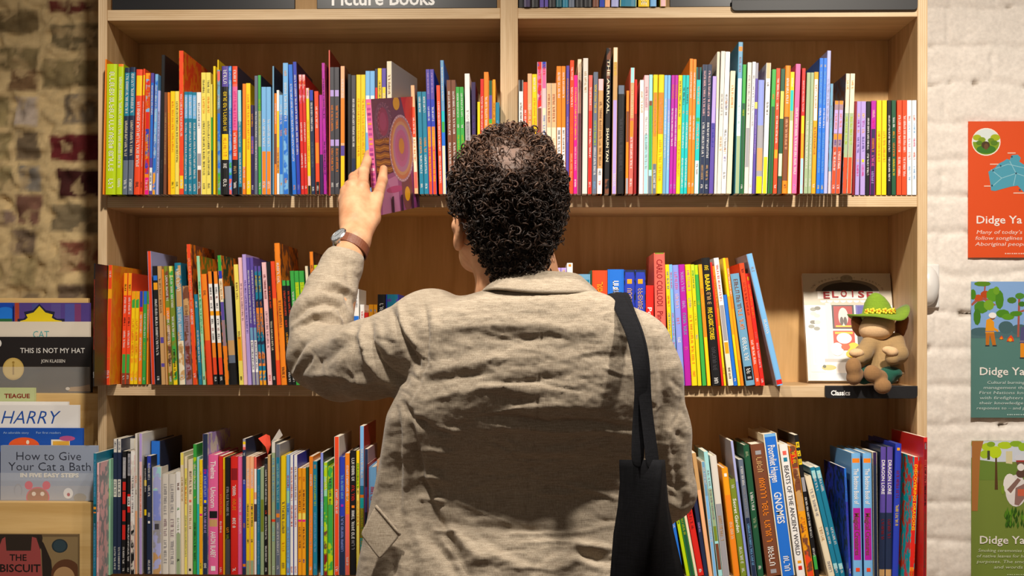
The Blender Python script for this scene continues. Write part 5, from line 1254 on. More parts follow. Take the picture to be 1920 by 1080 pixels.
for i, (p, pip, us, vs_, rr) in enumerate([(mcp[0], Wt(682, 322, -.268), (.10, .22), (.475, .46), (.0112, .0103, .0092, .0078)), (mcp[1], Wt(664, 333, -.256), (.12, .26), (.56, .55), (.0112, .0103, .0092, .0078)),
                                        (mcp[2], Wt(655, 348, -.252), (.11, .24), (.64, .64), (.0105, .0097, .0088, .0074)), (mcp[3], Wt(654, 368, -.256), (.08, .19), (.72, .73), (.0095, .0086, .0078, .0066))]):
    d1 = bk(us[0], vs_[0], .0095); t1 = bk(us[1], vs_[1], .0078)
    vh.chain([p, pip, d1, t1], list(rr), .004); vh.ell(pip, (rr[1] * 1.06,) * 3, .003)
cmc = Wt(696, 408, -.352); mp_ = Wt(708, 368, -.318)
ipj = ft(.015, .70, .0125); ttip = ft(.10, .605, .0082)
vh.chain([wrL + np.array([.010, 0, .006]), cmc], [.020, .0175], .014); vh.chain([cmc, mp_], [.0165, .0118], .008); vh.chain([mp_, ipj, ttip], [.0115, .0103, .0083], .004)
vh.cap(cmc, mcp[0], .010, .008, .012)
vh.cap(Wt(672, 432, -.38) + np.array([0, -.0, 0]), mcp[1] + np.array([0, -.008, .004]), .004, .003, .008)     # tendon
hv, hq = vh.mesh(); hq = fix(hv, hq); hv = relax(hv, hq, 2)
body_parts.append((hv, hq))
# lowered hand in front, lightly closed
v2 = Vox(wrR - .12, wrR + .12, .0026); dr = np.array([-.55, .75, .25]); dr /= np.linalg.norm(dr); sd = np.array([.45, .05, .6]); sd /= np.linalg.norm(sd); pd = np.cross(dr, sd)
v2.chain([Wt(1195, 880, -.56), wrR], [.031, .025], .01)
for i, (o_, l) in enumerate([(.026, .034), (.009, .038), (-.008, .035), (-.024, .028)]):
    k0 = wrR + dr * .082 + sd * o_; v2.cap(wrR, k0, .019, .0125, .012); k1 = k0 + dr * l * .8 - pd * l * .5; k2 = k1 - pd * l * .55 + dr * .004; k3 = k2 - dr * l * .35 - pd * .006
    v2.chain([k0, k1, k2, k3], [.0105, .0096, .0088, .0076], .004)
tb = wrR + dr * .03 + sd * .03; v2.chain([wrR, tb, tb + dr * .034 + sd * .014 - pd * .012, tb + dr * .06 + sd * .012 - pd * .02], [.02, .015, .0108, .0084], .008)
body_parts.append(soft(v2, 1))
# hips and legs (under the trousers, below the frame)
v3 = Vox((-.3, -1.0, .05), (.36, -.5, 1.05), .009)
cxl = W(1000, 1000, PY).x
v3.loft([(1.02, cxl, .17, -.86, -.64), (.90, cxl, .175, -.875, -.63), (.84, cxl, .17, -.87, -.64)], 2.2, .03)
for sx in (-1, 1): v3.chain([(cxl + .085 * sx, -.755, .86), (cxl + .1 * sx, -.745, .50), (cxl + .105 * sx, -.77, .11)], [.078, .054, .042], .03)
body_parts.append(soft(v3, 1))
body = skin('body', [(v - PO, q) for v, q in body_parts], M_SKIN, person)

# thumb nail
m = MB(); tn_ = (ttip - ipj) / np.linalg.norm(ttip - ipj); nn = np.array(_x); cr_ = np.cross(tn_, nn); c_ = ttip + nn * .0068 - tn_ * .002
m.add([c_ + tn_ * (.0062 * math.cos(a)) + cr_ * (.0048 * math.sin(a)) + nn * (.0012 - .0016 * math.sin(a) ** 2) - PO for a in np.linspace(0, 2 * math.pi, 15)[:-1]], [tuple(range(14))], lin('E6B79C'))
m.build('thumb_nail', mat_plain('nail', lin('E3B49A'), .25, .5, 0, .02, 20), person, True)

# eyes and glasses (turned away from the camera)
for sx in (-1, 1):
    g = MB(); c_ = HL(.031 * sx, .0905, -.014) - PO; vs = []; n = 14
    for i in range(9):
        a = math.pi * i / 8
        for k in range(n): vs.append(c_ + hF * (.0115 * math.cos(a)) + hR * (.0115 * math.sin(a) * math.cos(2 * math.pi * k / n)) + hU * (.0115 * math.sin(a) * math.sin(2 * math.pi * k / n)))
    for i in range(8): g.add([vs[i * n + k] for k in range(n)] + [vs[(i + 1) * n + k] for k in range(n)], [(k, (k + 1) % n, n + (k + 1) % n, n + k) for k in range(n)], lin('3A2A1E') if i < 2 else lin('EDE8E2'))
    g.build('eye', M_INK, person, True)
g = MB()
for sx in (-1, 1):
    g.tube([HL(.034 * sx + .024 * math.cos(a), .116 - .006 * abs(math.cos(a)), -.02 + .02 * math.sin(a)) - PO for a in np.linspace(0, 2 * math.pi, 25)], .0013, 6, lin('2A2422'))
    g.tube([HL(.058 * sx, .112, -.014) - PO, HL(.078 * sx, .06, -.018) - PO, HL(.087 * sx, .01, -.022) - PO, HL(.088 * sx, -.012, -.04) - PO], .0014, 6, lin('2A2422'))
g.tube([HL(-.010, .118, -.018) - PO, HL(0, .121, -.014) - PO, HL(.010, .118, -.018) - PO], .0013, 6, lin('2A2422'))
g.build('glasses', mat_attr('dark_metal', .3, .5), person, True)

# ---- jacket
RINGS = [(541, 918, 1098, -.838, -.71), (550, 888, 1130, -.866, -.68), (566, 838, 1170, -.882, -.655), (588, 795, 1204, -.890, -.64), (610, 774, 1230, -.896, -.625), (640, 768, 1247, -.898, -.615), (690, 766, 1256, -.906, -.605),
         (740, 742, 1256, -.905, -.60), (775, 724, 1253, -.895, -.60), (820, 716, 1248, -.875, -.60), (870, 707, 1246, -.850, -.60), (915, 697, 1248, -.838, -.60), (950, 689, 1252, -.842, -.60), (1000, 679, 1262, -.862, -.595),
         (1060, 667, 1274, -.880, -.59), (1150, 655, 1285, -.898, -.58), (1320, 648, 1292, -.895, -.575)]
vj = Vox((-.50, -1.0, .82), (.36, -.40, 1.66), .0031)
vj.loft([(W(0, py, PY).z, W((l + r) / 2, py, PY).x, (r - l) / 2 / 1124.0, yb, yf) for py, l, r, yb, yf in RINGS], 2.35, .02)
vj.cap(Wt(812, 616, -.755), Wt(802, 622, -.75), .066, .066, .03)                                  # raised shoulder
vj.chain([Wt(802, 634, -.75), Wt(748, 660, -.715), Wt(692, 674, -.68), Wt(640, 682, -.60), Wt(604, 668, -.53)], [.078, .0725, .068, .065, .0625], .013)
vj.chain([Wt(604, 668, -.53), Wt(603, 600, -.50), Wt(621, 545, -.462), Wt(640, 500, -.435), Wt(649, 480, -.42)], [.062, .0565, .0465, .0385, .0345], .012)
vj.cut(Wt(648, 474, -.415), (.23, .22, .95))
vj.chain([Wt(1192, 652, -.77), Wt(1213, 705, -.775), Wt(1237, 810, -.765), Wt(1253, 922, -.745)], [.058, .0545, .0485, .0455], .02)
vj.chain([Wt(1253, 922, -.745), Wt(1215, 890, -.60), Wt(1190, 872, -.535)], [.0455, .042, .037], .012)
jv, jq = vj.mesh(); jq = fix(jv, jq); jv = relax(jv, jq, 5)

def folds(v, q, lines, noise_amt=1.0):
    """cloth creases: ridges and valleys along lines over the back, pushed along the surface normal"""
    N_ = normals(v, q); px, py = PROJ(v); vd = v - np.array(CAMP); vd /= np.linalg.norm(vd, axis=1, keepdims=True)
    face = np.clip(-(N_ * vd).sum(1) * 2.2, 0, 1); D = np.zeros(len(v))
    for amp, sg, pts in lines:
        pts = np.array(pts, float); best = np.full(len(v), 1e9); tpos = np.zeros(len(v)); Ls = np.concatenate([[0], np.cumsum(np.hypot(*np.diff(pts, axis=0).T))])
        for i in range(len(pts) - 1):
            a, b = pts[i], pts[i + 1]; ab = b - a; l2 = ab @ ab
            t = np.clip(((px - a[0]) * ab[0] + (py - a[1]) * ab[1]) / l2, 0, 1); d = np.hypot(px - a[0] - t * ab[0], py - a[1] - t * ab[1])
            u = d < best; best[u] = d[u]; tpos[u] = (Ls[i] + t[u] * math.sqrt(l2)) / Ls[-1]
        D += amp * .00105 * np.exp(-(best / sg) ** 2) * np.sin(np.pi * np.clip(tpos * .92 + .04, 0, 1)) ** .5
    D += noise_amt * ((fbm(px * .0085, py * .022, 1, 51, 3) - .5) * .0045 + (fbm(px * .03 + py * .012, py * .05 - px * .006, 1, 52, 3) - .5) * .0045 + (fbm(px * .11, py * .16, 1, 53, 2) - .5) * .0016)
    return v + N_ * (D * face)[:, None]

FOLDS = [  # back, across the shoulder blades and the waist
    (-7, 7, [(880, 782), (930, 782), (975, 786), (1030, 794), (1100, 792), (1190, 803)]), (5, 7, [(890, 798), (960, 800), (1040, 808), (1120, 806), (1190, 815)]),
    (-2.6, 10, [(925, 632), (985, 636), (1045, 628)]), (4, 12, [(840, 610), (930, 606), (1040, 612), (1120, 618)]), (-2.6, 10, [(1090, 668), (1140, 662), (1190, 668)]), (-3, 12, [(960, 706), (1040, 712), (1110, 700)]),
    (4, 10, [(795, 696), (850, 688), (930, 672), (1010, 676)]), (-4, 8, [(800, 714), (860, 706), (920, 700)]), (4, 9, [(830, 745), (900, 726), (980, 722)]), (-4, 9, [(930, 748), (1020, 752)]), (3, 8, [(950, 765), (1040, 760), (1150, 768)]),
    (-7, 8, [(905, 984), (970, 992), (1040, 1000), (1100, 996), (1155, 976)]), (9, 6, [(960, 999), (1040, 1000), (1100, 996), (1155, 980)]), (-4, 7, [(800, 970), (860, 984), (920, 990)]),
    (5, 7, [(1005, 925), (1060, 926), (1105, 923)]), (5, 6, [(1050, 905), (1105, 916), (1155, 934)]), (6, 7, [(1075, 1020), (1110, 1024), (1150, 1030)]), (-9, 10, [(1085, 1040), (1120, 1048), (1150, 1052)]), (5, 9, [(940, 848), (1010, 846), (1100, 850)]),
    (8, 14, [(880, 1050), (930, 1040), (985, 1060), (1040, 1050)]), (-6, 12, [(905, 1010), (960, 1045), (1000, 1060), (1050, 1030)]), (6, 10, [(1040, 1070), (1080, 1050), (1120, 1060)]),
    # under the raised arm, down the side panel
    (-9, 7, [(757, 757), (772, 783), (805, 803), (840, 812)]), (6, 6, [(800, 803), (830, 804), (862, 808)]), (-10, 8, [(760, 770), (778, 830), (792, 900), (820, 970), (862, 1040), (880, 1080)]), (6, 8, [(775, 780), (800, 860), (812, 930)]),
    (-7, 7, [(742, 764), (748, 830), (747, 900), (748, 960)]), (6, 8, [(756, 800), (763, 880), (762, 950)]), (5, 6, [(796, 842), (830, 846), (850, 850)]), (6, 7, [(790, 895), (812, 892), (840, 903)]), (7, 5, [(788, 934), (810, 936), (832, 940)]), (-6, 7, [(800, 918), (830, 926)]),
    (6, 5, [(818, 994), (838, 995), (856, 996)]), (7, 10, [(840, 985), (870, 1020), (900, 1050)]), (-8, 12, [(800, 1000), (840, 1050), (860, 1090)]), (6, 14, [(770, 960), (790, 1020), (800, 1080)]), (-5, 10, [(735, 1040), (740, 1090)]), (5, 9, [(725, 780), (722, 850), (715, 930)]),
    # sleeve head and upper sleeve
    (-4, 4, [(786, 545), (797, 580), (803, 630), (800, 680), (785, 720), (768, 752)]), (5, 8, [(812, 560), (815, 620), (812, 680)]), (-10, 6, [(734, 580), (743, 612), (757, 640), (776, 668), (786, 690)]), (7, 6, [(748, 570), (756, 606), (770, 632), (790, 655)]),
    (9, 7, [(682, 604), (680, 640), (692, 675), (715, 705), (750, 728)]), (-10, 7, [(694, 604), (694, 640), (708, 672), (730, 698), (760, 715)]), (-5, 8, [(668, 606), (664, 640), (674, 690), (690, 720)]), (4, 8, [(712, 615), (722, 650), (745, 675)]),
    (-6, 10, [(590, 690), (612, 672), (630, 655), (648, 650)]), (5, 8, [(585, 706), (612, 702), (640, 712)]), (-5, 8, [(605, 720), (640, 722), (665, 716)]), (6, 7, [(650, 718), (672, 714), (694, 722)]), (5, 8, [(600, 650), (640, 628), (668, 622)]), (-4, 7, [(595, 636), (630, 618), (660, 612)]),
    # forearm
    (6, 6, [(598, 530), (632, 531), (662, 548)]), (-9, 5, [(600, 544), (630, 543), (650, 550), (658, 575)]), (5, 6, [(570, 560), (605, 552), (640, 562)]), (-10, 6, [(547, 602), (575, 573), (610, 564), (638, 576), (650, 606)]), (6, 6, [(552, 612), (585, 588), (620, 585), (640, 600)]),
    (-7, 5, [(560, 616), (590, 598), (620, 604), (645, 611)]), (-9, 5, [(545, 696), (552, 668), (566, 648), (590, 630)]), (7, 5, [(553, 700), (564, 675), (580, 652)]), (-7, 5, [(560, 706), (570, 690), (582, 668)]), (4, 8, [(620, 490), (625, 520)]), (-3, 6, [(650, 490), (655, 530)]),
    # other sleeve
    (-5, 7, [(1228, 640), (1240, 690), (1245, 750)]), (6, 9, [(1258, 790), (1250, 850), (1262, 900)]), (-7, 9, [(1248, 745), (1238, 800), (1228, 840)]), (6, 8, [(1282, 850), (1280, 890), (1288, 930)]), (-6, 8, [(1262, 870), (1270, 910), (1262, 945)]), (5, 8, [(1255, 940), (1275, 955), (1292, 950)]), (-5, 8, [(1265, 810), (1285, 825)]),
    # seam down the back
    (-2.2, 3, [(1000, 556), (1006, 580), (1018, 605), (1012, 680), (1008, 780), (998, 850), (990, 960)])]
_rc = random.Random(21)
for _i in range(95):                                                     # the small sharp creases of worn linen
    if _i < 60: x_, y_ = _rc.uniform(790, 1200), _rc.uniform(590, 1070); a_ = _rc.gauss(0, .22); l_ = _rc.uniform(35, 130)
    elif _i < 80: x_, y_ = _rc.uniform(560, 770), _rc.uniform(610, 730); a_ = _rc.uniform(.2, 1.2); l_ = _rc.uniform(20, 55)
    else: x_, y_ = _rc.uniform(1225, 1290), _rc.uniform(700, 950); a_ = _rc.uniform(.8, 2.2); l_ = _rc.uniform(25, 60)
    b_ = a_ + _rc.gauss(0, .3); m_x, m_y = x_ + math.cos(a_) * l_ / 2, y_ + math.sin(a_) * l_ / 2
    FOLDS.append((_rc.choice([-1, 1]) * _rc.uniform(1.0, 2.6), _rc.uniform(2.6, 4.5), [(x_, y_), (m_x, m_y), (m_x + math.cos(b_) * l_ / 2, m_y + math.sin(b_) * l_ / 2)]))
jv = folds(jv, jq, FOLDS); 
jacket = skin('jacket', [(jv - PO, jq)], M_LINEN, person)

def sheet(name, rows, th, mat, parent, org=PO, sub=1):
    """a strip of cloth through rows of points, given a thickness"""
    nr, nc = len(rows), len(rows[0]); v = np.array(rows, float).reshape(-1, 3)
    q = np.array([(i * nc + k, i * nc + k + 1, (i + 1) * nc + k + 1, (i + 1) * nc + k) for i in range(nr - 1) for k in range(nc - 1)])
    me = bpy.data.meshes.new(name); me.from_pydata([tuple(p - org) for p in v], [], [tuple(f) for f in q]); me.materials.append(mat)
    me.polygons.foreach_set('use_smooth', [True] * len(q)); o = link(bpy.data.objects.new(name, me), parent)
    s_ = o.modifiers.new('subdivide', 'SUBSURF'); s_.levels = s_.render_levels = sub + 1
    t_ = o.modifiers.new('thickness', 'SOLIDIFY'); t_.thickness = th; t_.offset = 0
    return o
fold_l = [(1100, 537, -.68), (1096, 524, -.735), (1084, 514, -.79), (1066, 511, -.818), (1015, 508.5, -.828), (975, 507.5, -.830), (946, 508, -.824), (927, 524, -.80), (912, 540, -.755), (902, 556, -.70)]
low_l = [(1134, 563, -.68), (1125, 553, -.76), (1112, 548.5, -.825), (1078, 549.5, -.862), (1025, 550, -.870), (975, 547, -.871), (938, 541.5, -.864), (912, 542, -.842), (900, 550, -.78), (888, 566, -.70)]
inn_l = [(1075, 560, -.69), (1066, 556, -.73), (1056, 552, -.775), (1040, 550, -.80), (1010, 549, -.812), (975, 549, -.815), (945, 551, -.805), (930, 556, -.775), (920, 562, -.745), (910, 572, -.70)]
F_ = [Wt(*p) for p in fold_l]; L_ = [Wt(*p) for p in low_l]; I_ = [Wt(*p) for p in inn_l]
mid = [(a * .5 + b * .5) + np.array([0, -.005, .002]) for a, b in zip(F_, L_)]; mi2 = [(a * .5 + b * .5) + np.array([0, .004, 0]) for a, b in zip(F_, I_)]
fo_ = [f + np.array([0, -.0035, -.0015]) for f in F_]; fi_ = [f + np.array([0, .0035, -.0015]) for f in F_]
sheet('collar', [L_, mid, fo_, F_, fi_, mi2, I_], .0034, M_LINEN, jacket)
# pocket flap standing off the side of the jacket, with its welt
pk = [(704, 949), (750, 1004), (712, 1049), (676, 1002)]
yk = -.855
def fl(u, v, off=0.0):
    a, b, c, d = [np.array(p, float) for p in pk]; p = (a * (1 - u) + b * u) * (1 - v) + (d * (1 - u) + c * u) * v
    return Wt(p[0], p[1], -.842 - .006 * math.sin(v * math.pi * .5) - off + .018 * (1 - p[0] / 750.0 * 1.0) * 0 - (750 - p[0]) * -.00028)
rows = [[fl(u, v, .004 + .010 * v) for u in np.linspace(0, 1, 6)] for v in np.linspace(0, 1, 6)]
sheet('pocket_flap', rows, .003, M_LINEN, jacket, PO, 1)
w_ = MB(); w_.tube([fl(u, -.012, .0055) - PO for u in np.linspace(0, 1, 6)], .0026, 8); w_.build('pocket_welt', M_LINEN, jacket, True)

# ---- hair: a dark cap with tight curls standing off it, thin at the crown
vc = Vox(HC - .17, HC + .17, .0032)
vc.ell(HC + hU * .002 - hF * .006, (.0845, .099, .109), .01, HM)
vc.cap(HL(0, -.045, -.075), HL(.004, -.052, -.105), .058, .047, .03)
vc.ell(HL(0, .125, -.06), (.12, .085, .125), .006, HM, sub=True)                # the face stays clear
for sx in (-1, 1): vc.ell(HL(.088 * sx, .012, -.068), (.030, .040, .046), .006, HM, sub=True); vc.ell(HL(.075 * sx, .02, -.115), (.05, .05, .045), .006, HM, sub=True); vc.ell(HL(.083 * sx, -.02, -.125), (.042, .045, .045), .008, HM, sub=True)
cv, cq = soft(vc, 2)
loc = (cv - HC) @ HM
crown = np.array([-.026, -.074, .072])
bald = np.exp(-(((loc - crown) / np.array([.030, .040, .026])) ** 2).sum(1))
thin = np.clip((loc[:, 2] - .015) / .05, 0, 1)
cN = normals(cv, cq)
cv = cv + cN * ((fbm(loc[:, 0] * 90 + loc[:, 1] * 40, loc[:, 2] * 90, 1, 61, 3) - .5) * .009 * (1 - bald) - bald * .0045)[:, None]
colr = (np.array(lin('1A110C'))[None] * (1 - thin[:, None]) + np.array(lin('3E2B1F'))[None] * thin[:, None]) * (1 - bald[:, None]) + np.array(lin('684836'))[None] * bald[:, None] * (.55 + .8 * fbm(loc[:, 0] * 220, loc[:, 2] * 220, 1, 62, 2))[:, None]
def mat_hair():
    m, nt, N, L, B = newmat('brown_hair'); a = N.new('ShaderNodeAttribute'); a.attribute_name = 'Col'; L.new(a.outputs['Color'], B.inputs['Base Color'])
    B.inputs['Roughness'].default_value = .52; B.inputs['Specular IOR Level'].default_value = .35; return m
M_HAIR = mat_hair()
hair_parts = [(cv, cq)]; hair_cols = [colr]
rs = np.random.RandomState(12)
tri = cv[cq]; ar = np.linalg.norm(np.cross(tri[:, 2] - tri[:, 0], tri[:, 3] - tri[:, 1]), axis=1)
fcen = tri.mean(1); fl_ = (fcen - HC) @ HM; fb = np.exp(-(((fl_ - crown) / np.array([.040, .045, .032])) ** 2).sum(1)); fth = np.clip((fl_[:, 2] - .015) / .05, 0, 1)
wgt = ar * (1 - .6 * fb) * (1 - .2 * fth) * ~((fl_[:, 1] > -.034) & (fl_[:, 2] < -.028) & (np.abs(fl_[:, 0]) > .045)); NC = 4000
pick = rs.choice(len(cq), NC, p=wgt / wgt.sum()); fn = np.cross(tri[:, 2] - tri[:, 0], tri[:, 3] - tri[:, 1]); fn /= np.linalg.norm(fn, axis=1, keepdims=True) + 1e-12
SEG, SID = 13, 4; V = []; Q = []; CC = []; base = 0
for j in pick:
    n_ = fn[j]; p = fcen[j] + n_ * -.002; b_ = fb[j]; lowz = fl_[j][2]
    dn = np.array([0, 0, -1.0]); tg = rs.randn(3); tg -= n_ * (tg @ n_); tg /= np.linalg.norm(tg)
    short = 1.0 if lowz > -.075 else .55
    dr_ = n_ * (.55 * (1 - .5 * b_)) + tg * .8 + dn * .35; dr_ /= np.linalg.norm(dr_)
    L0 = rs.uniform(.016, .030) * (1 - .25 * b_) * short; r0 = rs.uniform(.004, .0075) * (1 - .35 * b_) * short; turns = rs.uniform(.7, 1.6); ph = rs.uniform(0, 6.28)
    e1 = np.cross(dr_, n_ + .01); e1 /= np.linalg.norm(e1); e2 = np.cross(dr_, e1)
    t = np.linspace(0, 1, SEG); ang = ph + turns * 2 * np.pi * t
    c = p + dr_ * (L0 * t)[:, None] * .75 + n_ * (.004 * np.sin(np.pi * t))[:, None] + (e1 * (np.cos(ang) - math.cos(ph))[:, None] + e2 * (np.sin(ang) - math.sin(ph))[:, None]) * (r0 * np.minimum(1, t * 2.5))[:, None]
    tt = np.gradient(c, axis=0); tt /= np.linalg.norm(tt, axis=1, keepdims=True) + 1e-12
    s1 = np.cross(tt, n_ + .013); s1 /= np.linalg.norm(s1, axis=1, keepdims=True) + 1e-12; s2 = np.cross(tt, s1)
    rad = rs.uniform(.0010, .0021) * (1 - .5 * b_) * (1 - .75 * t ** 2)
    k = np.arange(SID) * 2 * np.pi / SID
    vv = c[:, None] + (s1[:, None] * np.cos(k)[None, :, None] + s2[:, None] * np.sin(k)[None, :, None]) * rad[:, None, None]
    V.append(vv.reshape(-1, 3))
    i = np.arange(SEG - 1)[:, None] * SID; kk = np.arange(SID)[None]; k2 = (kk + 1) % SID
    Q.append(np.stack([i + kk, i + k2, i + SID + k2, i + SID + kk], -1).reshape(-1, 4) + base); base += SEG * SID
    tone = np.array(lin(rs.choice(['241812', '2E1F17', '3A281D', '1C130F']))) * (1 + 2.0 * fth[j] + 1.0 * b_)
    CC.append(np.repeat(tone[None], SEG * SID, 0))
hair_parts.append((np.concatenate(V), np.concatenate(Q))); hair_cols.append(np.concatenate(CC))
skin('hair', [(v - PO, q) for v, q in hair_parts], M_HAIR, person, np.concatenate(hair_cols))

# ---- wrist watch
ax = wrL - Wt(645, 500, -.43); ax /= np.linalg.norm(ax)
watch_c = wrL - ax * .010
w1 = np.array([1.0, 0, 0]); w1 -= ax * (w1 @ ax); w1 /= np.linalg.norm(w1); w2 = np.cross(ax, w1)      # w1 to the right, w2 towards/away
tilt_ax = ax + w1 * -.18; tilt_ax /= np.linalg.norm(tilt_ax)
strap = MB(); n = 40; rx_, ry_ = .0315, .0265
prof = [(-.0095, .0), (-.0095, .0026), (.0095, .0026), (.0095, 0)]
vs = []
for k in range(n):
    a = 2 * math.pi * k / n
    for (h_, r_) in prof: vs.append(watch_c + w1 * ((rx_ + r_) * math.cos(a)) + w2 * ((ry_ + r_) * math.sin(a)) + ax * (h_ - .006 * math.cos(a)) - PO)
strap.add(vs, [(k * 4 + j, ((k + 1) % n) * 4 + j, ((k + 1) % n) * 4 + (j + 1) % 4, k * 4 + (j + 1) % 4) for k in range(n) for j in range(4)], lin('6A3A24'))
wt = empty('watch'); wt.parent = person
strap.build('watch_strap', mat_plain('brown_leather', lin('74412A'), .45, .4, 0, .2, 120, .3), wt)
vdir = np.array(CAMP) - watch_c; vdir /= np.linalg.norm(vdir)
wn = -w1 * .62 + (vdir - ax * (vdir @ ax)) * .72 + ax * .10; wn /= np.linalg.norm(wn)                                   # the dial looks out to the left
wc = watch_c + ax * .008 - w1 * .0300 + (vdir - ax * (vdir @ ax)) * .017
a1 = ax - wn * (ax @ wn); a1 /= np.linalg.norm(a1); a2 = np.cross(wn, a1)
def wdisc(mb, r0, d0, r1, d1, col, n=32):
    mb.add([wc + (a1 * math.cos(2 * math.pi * k / n) + a2 * math.sin(2 * math.pi * k / n)) * r0 + wn * d0 - PO for k in range(n)] + [wc + (a1 * math.cos(2 * math.pi * k / n) + a2 * math.sin(2 * math.pi * k / n)) * r1 + wn * d1 - PO for k in range(n)],
           [(k, (k + 1) % n, n + (k + 1) % n, n + k) for k in range(n)], col)
def wfill(mb, r, d, col, n=32): mb.add([wc + (a1 * math.cos(2 * math.pi * k / n) + a2 * math.sin(2 * math.pi * k / n)) * r + wn * d - PO for k in range(n)], [tuple(range(n))], col)
M_STEEL = mat_plain('brushed_steel', lin('C9CACC'), .28, .5, 1, .05, 60)
mb = MB(); wfill(mb, .0165, -.005, lin('808080')); wdisc(mb, .0165, -.005, .0182, .0, lin('C0C0C0')); wdisc(mb, .0182, 0, .0182, .004, lin('C0C0C0')); wdisc(mb, .0182, .004, .0162, .0062, lin('C0C0C0')); wdisc(mb, .0162, .0062, .0152, .0055, lin('C0C0C0'))
mb.tube([wc + a2 * .018 + wn * .001 - PO, wc + a2 * .0215 + wn * .001 - PO], .0026, 10)
for s_ in (-1, 1):
    for s2_ in (-1, 1): mb.tube([wc + a1 * (.014 * s_) + a2 * (.008 * s2_) + wn * .001 - PO, wc + a1 * (.0205 * s_) + a2 * (.008 * s2_) - wn * .004 - PO], .0022, 8)
mb.build('watch_case', M_STEEL, wt)
mb = MB(); wfill(mb, .0154, .0054, lin('8E9296'))
for k in range(12):
    a = 2 * math.pi * k / 12; d_ = a1 * math.cos(a) + a2 * math.sin(a); p_ = np.cross(wn, d_)
    mb.add([wc + d_ * r_ + p_ * s_ + wn * .0056 - PO for r_, s_ in ((.0115, -.0005), (.0140, -.0005), (.0140, .0005), (.0115, .0005))], [(0, 1, 2, 3)], lin('202226'))
for a, l_ in ((2.1, .008), (-.6, .0115)):
    d_ = a1 * math.cos(a) + a2 * math.sin(a); p_ = np.cross(wn, d_); mb.add([wc + d_ * r_ + p_ * s_ + wn * .0058 - PO for r_, s_ in ((-.002, -.0006), (l_, -.0004), (l_, .0004), (-.002, .0006))], [(0, 1, 2, 3)], lin('2A2C30'))
mb.build('watch_dial', M_INK, wt)

# ---- trousers and shoes (below the frame)
v4 = Vox((-.34, -1.02, .0), (.40, -.42, 1.02), .009)
v4.loft([(.98, cxl, .178, -.88, -.62), (.90, cxl, .186, -.892, -.615), (.82, cxl, .185, -.885, -.62)], 2.2, .03)
for sx in (-1, 1): v4.chain([(cxl + .088 * sx, -.755, .86), (cxl + .1 * sx, -.745, .50), (cxl + .105 * sx, -.76, .10)], [.094, .078, .066], .03)
tv, tq_ = soft(v4, 2); skin('trousers', [(tv - PO, tq_)], M_TROU, person)
M_SHOE = mat_plain('brown_shoe_leather', lin('4A2E1E'), .35, .5)
for sx in (-1, 1):
    v5 = Vox((cxl + .105 * sx - .09, -.92, -.02), (cxl + .105 * sx + .09, -.46, .16), .006); X_ = cxl + .105 * sx
    v5.chain([(X_, -.80, .045), (X_ + .008 * sx, -.66, .04), (X_ + .012 * sx, -.57, .032)], [.042, .046, .036], .02); v5.cap((X_, -.79, .05), (X_, -.775, .12), .042, .045, .02); v5.cut((0, 0, .003), (0, 0, -1))
    a_, b_ = soft(v5, 1); skin('shoe', [(a_ - PO, b_)], M_SHOE, person)

# ---- tote bag hanging from the far shoulder
tote = empty('tote_bag', tuple(Wt(1210, 1230, -.95))); tag(tote, 'black canvas tote bag hanging by its handles from the reader\'s shoulder', 'bag')
TO = np.array(tote.location)
lev = [(862, 1161, 1240, 1247), (875, 1161, 1240, 1248), (905, 1162, 1238, 1250), (950, 1158, 1233, 1254), (1000, 1150, 1226, 1264), (1050, 1146, 1219, 1276), (1090, 1143, 1216, 1286), (1150, 1141, 1214, 1293), (1200, 1143, 1214, 1294), (1228, 1150, 1216, 1286)]
rg = []
for i, (py, xl, xc, xr) in enumerate(lev):
    t = i / (len(lev) - 1); fat = .012 + .030 * math.sin(math.pi * min(1, t * 1.2 + .08))
    L0, C0, R0, B0 = Wt(xl, py, -.952), Wt(xc, py, -.960 - fat), Wt(xr, py, -.942), Wt((xl + xr) / 2, py, -.934 - .008 * t)
    pts = []
    for a, b, n_, bul in ((L0, C0, 7, .004), (C0, R0, 4, .003), (R0, B0, 4, 0), (B0, L0, 4, 0)):
        for k in range(n_):
            u = k / n_; p = a * (1 - u) + b * u; p = p + np.array([0, -bul * math.sin(math.pi * u) * t, 0]); p = p + np.array([0, -.004 * math.sin(u * 7 + t * 5) * t, 0]) * (bul > 0); pts.append(p)
    rg.append(pts)
nb = len(rg[0]); mb = MB(); allv = [p - TO for r_ in rg for p in r_]
inner = [[p * .985 + np.mean(rg[0], 0) * .015 - np.array([0, 0, d_]) for p in rg[0]] for d_ in (.0, .03)]
b0 = len(allv); allv += [p - TO for r_ in inner for p in r_]
fs = [(i * nb + (k + 1) % nb, i * nb + k, (i + 1) * nb + k, (i + 1) * nb + (k + 1) % nb) for i in range(len(rg) - 1) for k in range(nb)]
fs += [(k, (k + 1) % nb, b0 + (k + 1) % nb, b0 + k) for k in range(nb)] + [(b0 + k, b0 + (k + 1) % nb, b0 + nb + (k + 1) % nb, b0 + nb + k) for k in range(nb)]
fs += [tuple(b0 + nb + k for k in range(nb)), tuple((len(rg) - 1) * nb + k for k in range(nb - 1, -1, -1))]
mb.add(allv, fs, lin('141417')); o = mb.build('bag_body', M_CANVAS, tote, True)
